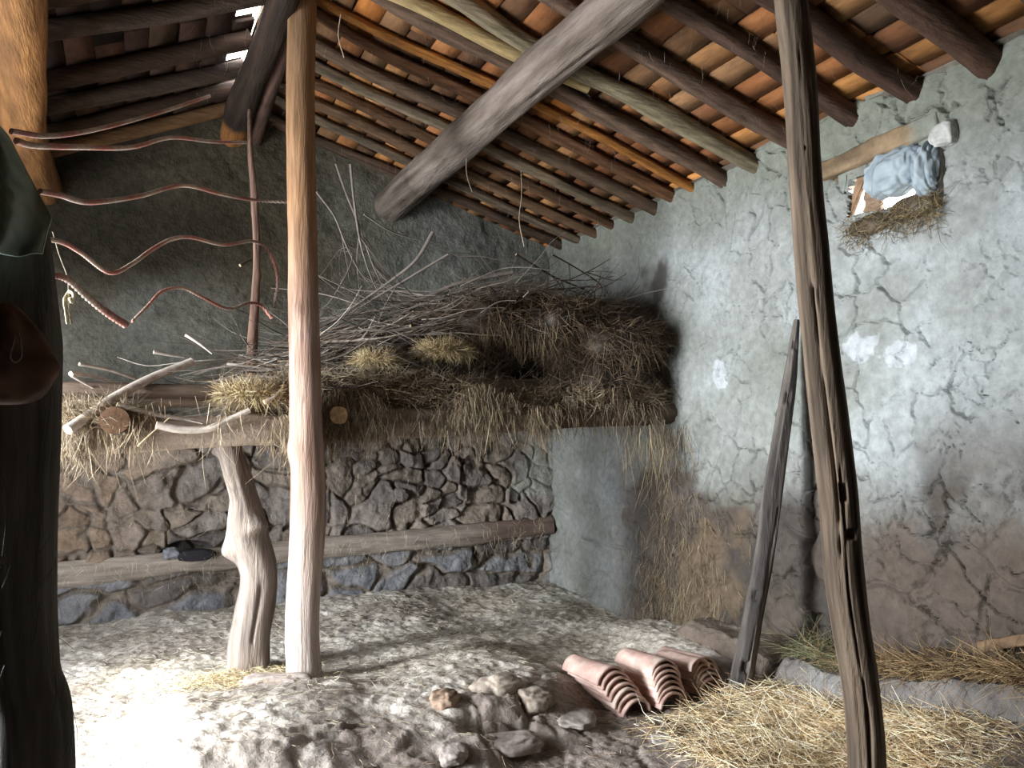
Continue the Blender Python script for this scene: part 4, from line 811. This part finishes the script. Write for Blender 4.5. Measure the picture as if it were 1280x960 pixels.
# cobweb threads under the roof
m = MB(); n = 600; x = r.uniform(.2, 3.5, n); y = r.uniform(2.4, 6.4, n); z = deck(x)-r.uniform(.08, .13, n)
m.add(*blades(np.stack([x, y, z], 1), np.stack([r.normal(size=n)*.15, r.normal(size=n)*.15, -np.ones(n)], 1), r.uniform(.02, .09, n), .0008, pick(['#7d746a', '#6b6259', '#968c80'], n, r), .5, 25))
tag(m.build('dusty_threads', M_STRAW), 'dusty threads and straws hanging from the roof boards', 'cobweb', kind='stuff')
for (pts, Y, lab) in (([(650, 192), (652, 240), (649, 275), (655, 308)], 5.3, 'long pale straw strand hanging below the roof above heap'), ([(584, 180), (583, 215), (590, 240)], 4.9, 'short pale strand hanging under the big grey purlin'), ([(426, 18), (423, 45), (430, 72)], 4.3, 'dusty strand hanging from the roof beside peeled post')):
    o = log('strand', [at(a, b, Y) for a, b in pts], [.003, .0025, .003, .004][:len(pts)], M_STRAW, seg=6, step=.01, seed=pts[0][0], lump=.3, groove=0, col=lin('#cfc0a8'), col2=lin('#9c8c78')); tag(o, lab, 'strand')
# ------------------------------------------------------------------ stones on the floor
RK = [((640, 942), .13, .09, .05, '#a19690', '#8a7f7a', 'flat grey stone at bottom centre of the floor'), ((566, 946), .08, .06, .04, '#a89e98', '#8f8580', 'small pale stone at bottom, left of flat grey one'), ((835, 925), .075, .06, .03, '#a8a49e', '#8e8a84', 'flat pale stone in front of the tile stacks'),
      ((556, 872), .075, .06, .055, '#a08a78', '#6b5848', 'brown broken stone on the dirt bank right of peeled post'), ((700, 838), .085, .07, .06, '#9c9084', '#7d7166', 'rounded clod beside left tile stack'), ((625, 862), .12, .09, .085, '#b0a598', '#8a7d70', 'large pale clod on bank, left of the tiles'),
      ((670, 872), .075, .08, .07, '#9a8e82', '#74685c', 'clod with dark shadow right on the bank edge'), 
      ((345, 862), .16, .06, .06, '#b8ada6', '#968a84', 'long stone at foot of the peeled post'), ((720, 905), .12, .09, .03, '#a29a94', '#857c76', 'flat grey slab in front of left tile stack'),
      ]
for i, ((px, py), a, b, c_, k1, k2, lab) in enumerate(RK):
    p = ground(px, py, .06); p = ground(px, py, hz(p[0], p[1])); rock((p[0], p[1], hz(p[0], p[1])), a*1.1, b*1.1, c_*.8, lin(k1), lin(k2), lab, 860+i, ang=i*1.3, sink=.45, name='stone')
p = hit(214, 690, 1, YB); rock((p[0], YB-.06, p[2]-.05), .06, .05, .045, lin('#8d8f95'), lin('#6a6a70'), 'small grey stone on timber beside dark hollow', 890, sink=.0, name='stone')
p = hit(245, 692, 1, YB); V, F, C = bundle((p[0], YB-.08, p[2]+.0), .05, .045, .13, 895, .12, 0); o = mesh('dark_rag', V, F, C*0+lin('#2c2a2e'), M_CLOTH); origin(o, (p[0], YB-.08, p[2]-.04)); tag(o, 'dark rag stuffed in the hollow above wall timber', 'rag')
# ------------------------------------------------------------------ light
w = bpy.data.worlds.new('World'); SC.world = w; w.use_nodes = True; bg = w.node_tree.nodes['Background']; bg.inputs[0].default_value = (.90, .95, 1, 1); bg.inputs[1].default_value = 19.0
def area(name, loc, sy, sz, e, col=(.94, .975, 1)):
    L = bpy.data.lights.new(name, 'AREA'); L.shape = 'RECTANGLE'; L.size = sz; L.size_y = sy; L.energy = e; L.color = col
    lo = bpy.data.objects.new(name, L); COL.objects.link(lo); lo.location = loc; lo.rotation_euler = (0, -PI/2, 0); return lo
area('yard_glow', (-5.2, 3.4, 1.7), 1.3, 2.6, 1100)
dp = area('doorway_skylight', (XL-.02, (DY0+DY1)/2, DZ/2), DY1-DY0, DZ, 1); dp.data.cycles.is_portal = True       # samples the sky through the doorway
Ls = bpy.data.lights.new('hazy_sun', 'SUN'); Ls.energy = 6.5; Ls.angle = math.radians(9); Ls.color = (1, .97, .93)
lo = bpy.data.objects.new('hazy_sun', Ls); COL.objects.link(lo); lo.location = (-6, 2, 5); lo.rotation_euler = Vector((1, .25, -.88)).to_track_quat('-Z', 'Y').to_euler()
# ------------------------------------------------------------------ camera
cam = bpy.data.cameras.new('camera'); co = bpy.data.objects.new('camera', cam); COL.objects.link(co)
cam.sensor_width = 36; cam.lens = 36*FPX/1280; cam.clip_start = .02; co.location = CAM
from mathutils import Matrix
co.rotation_euler = Matrix((rt, up, -fw)).transposed().to_euler()
SC.camera = co
vs = SC.view_settings; vs.view_transform = 'Standard'; vs.look = 'None'; vs.gamma = 1; vs.exposure = 0; vs.use_curve_mapping = False
SC.cycles.use_denoising = True; SC.cycles.denoising_prefilter = 'ACCURATE'; SC.cycles.use_adaptive_sampling = False; SC.cycles.sample_clamp_indirect = 6.0; SC.cycles.max_bounces = 10; SC.cycles.diffuse_bounces = 6
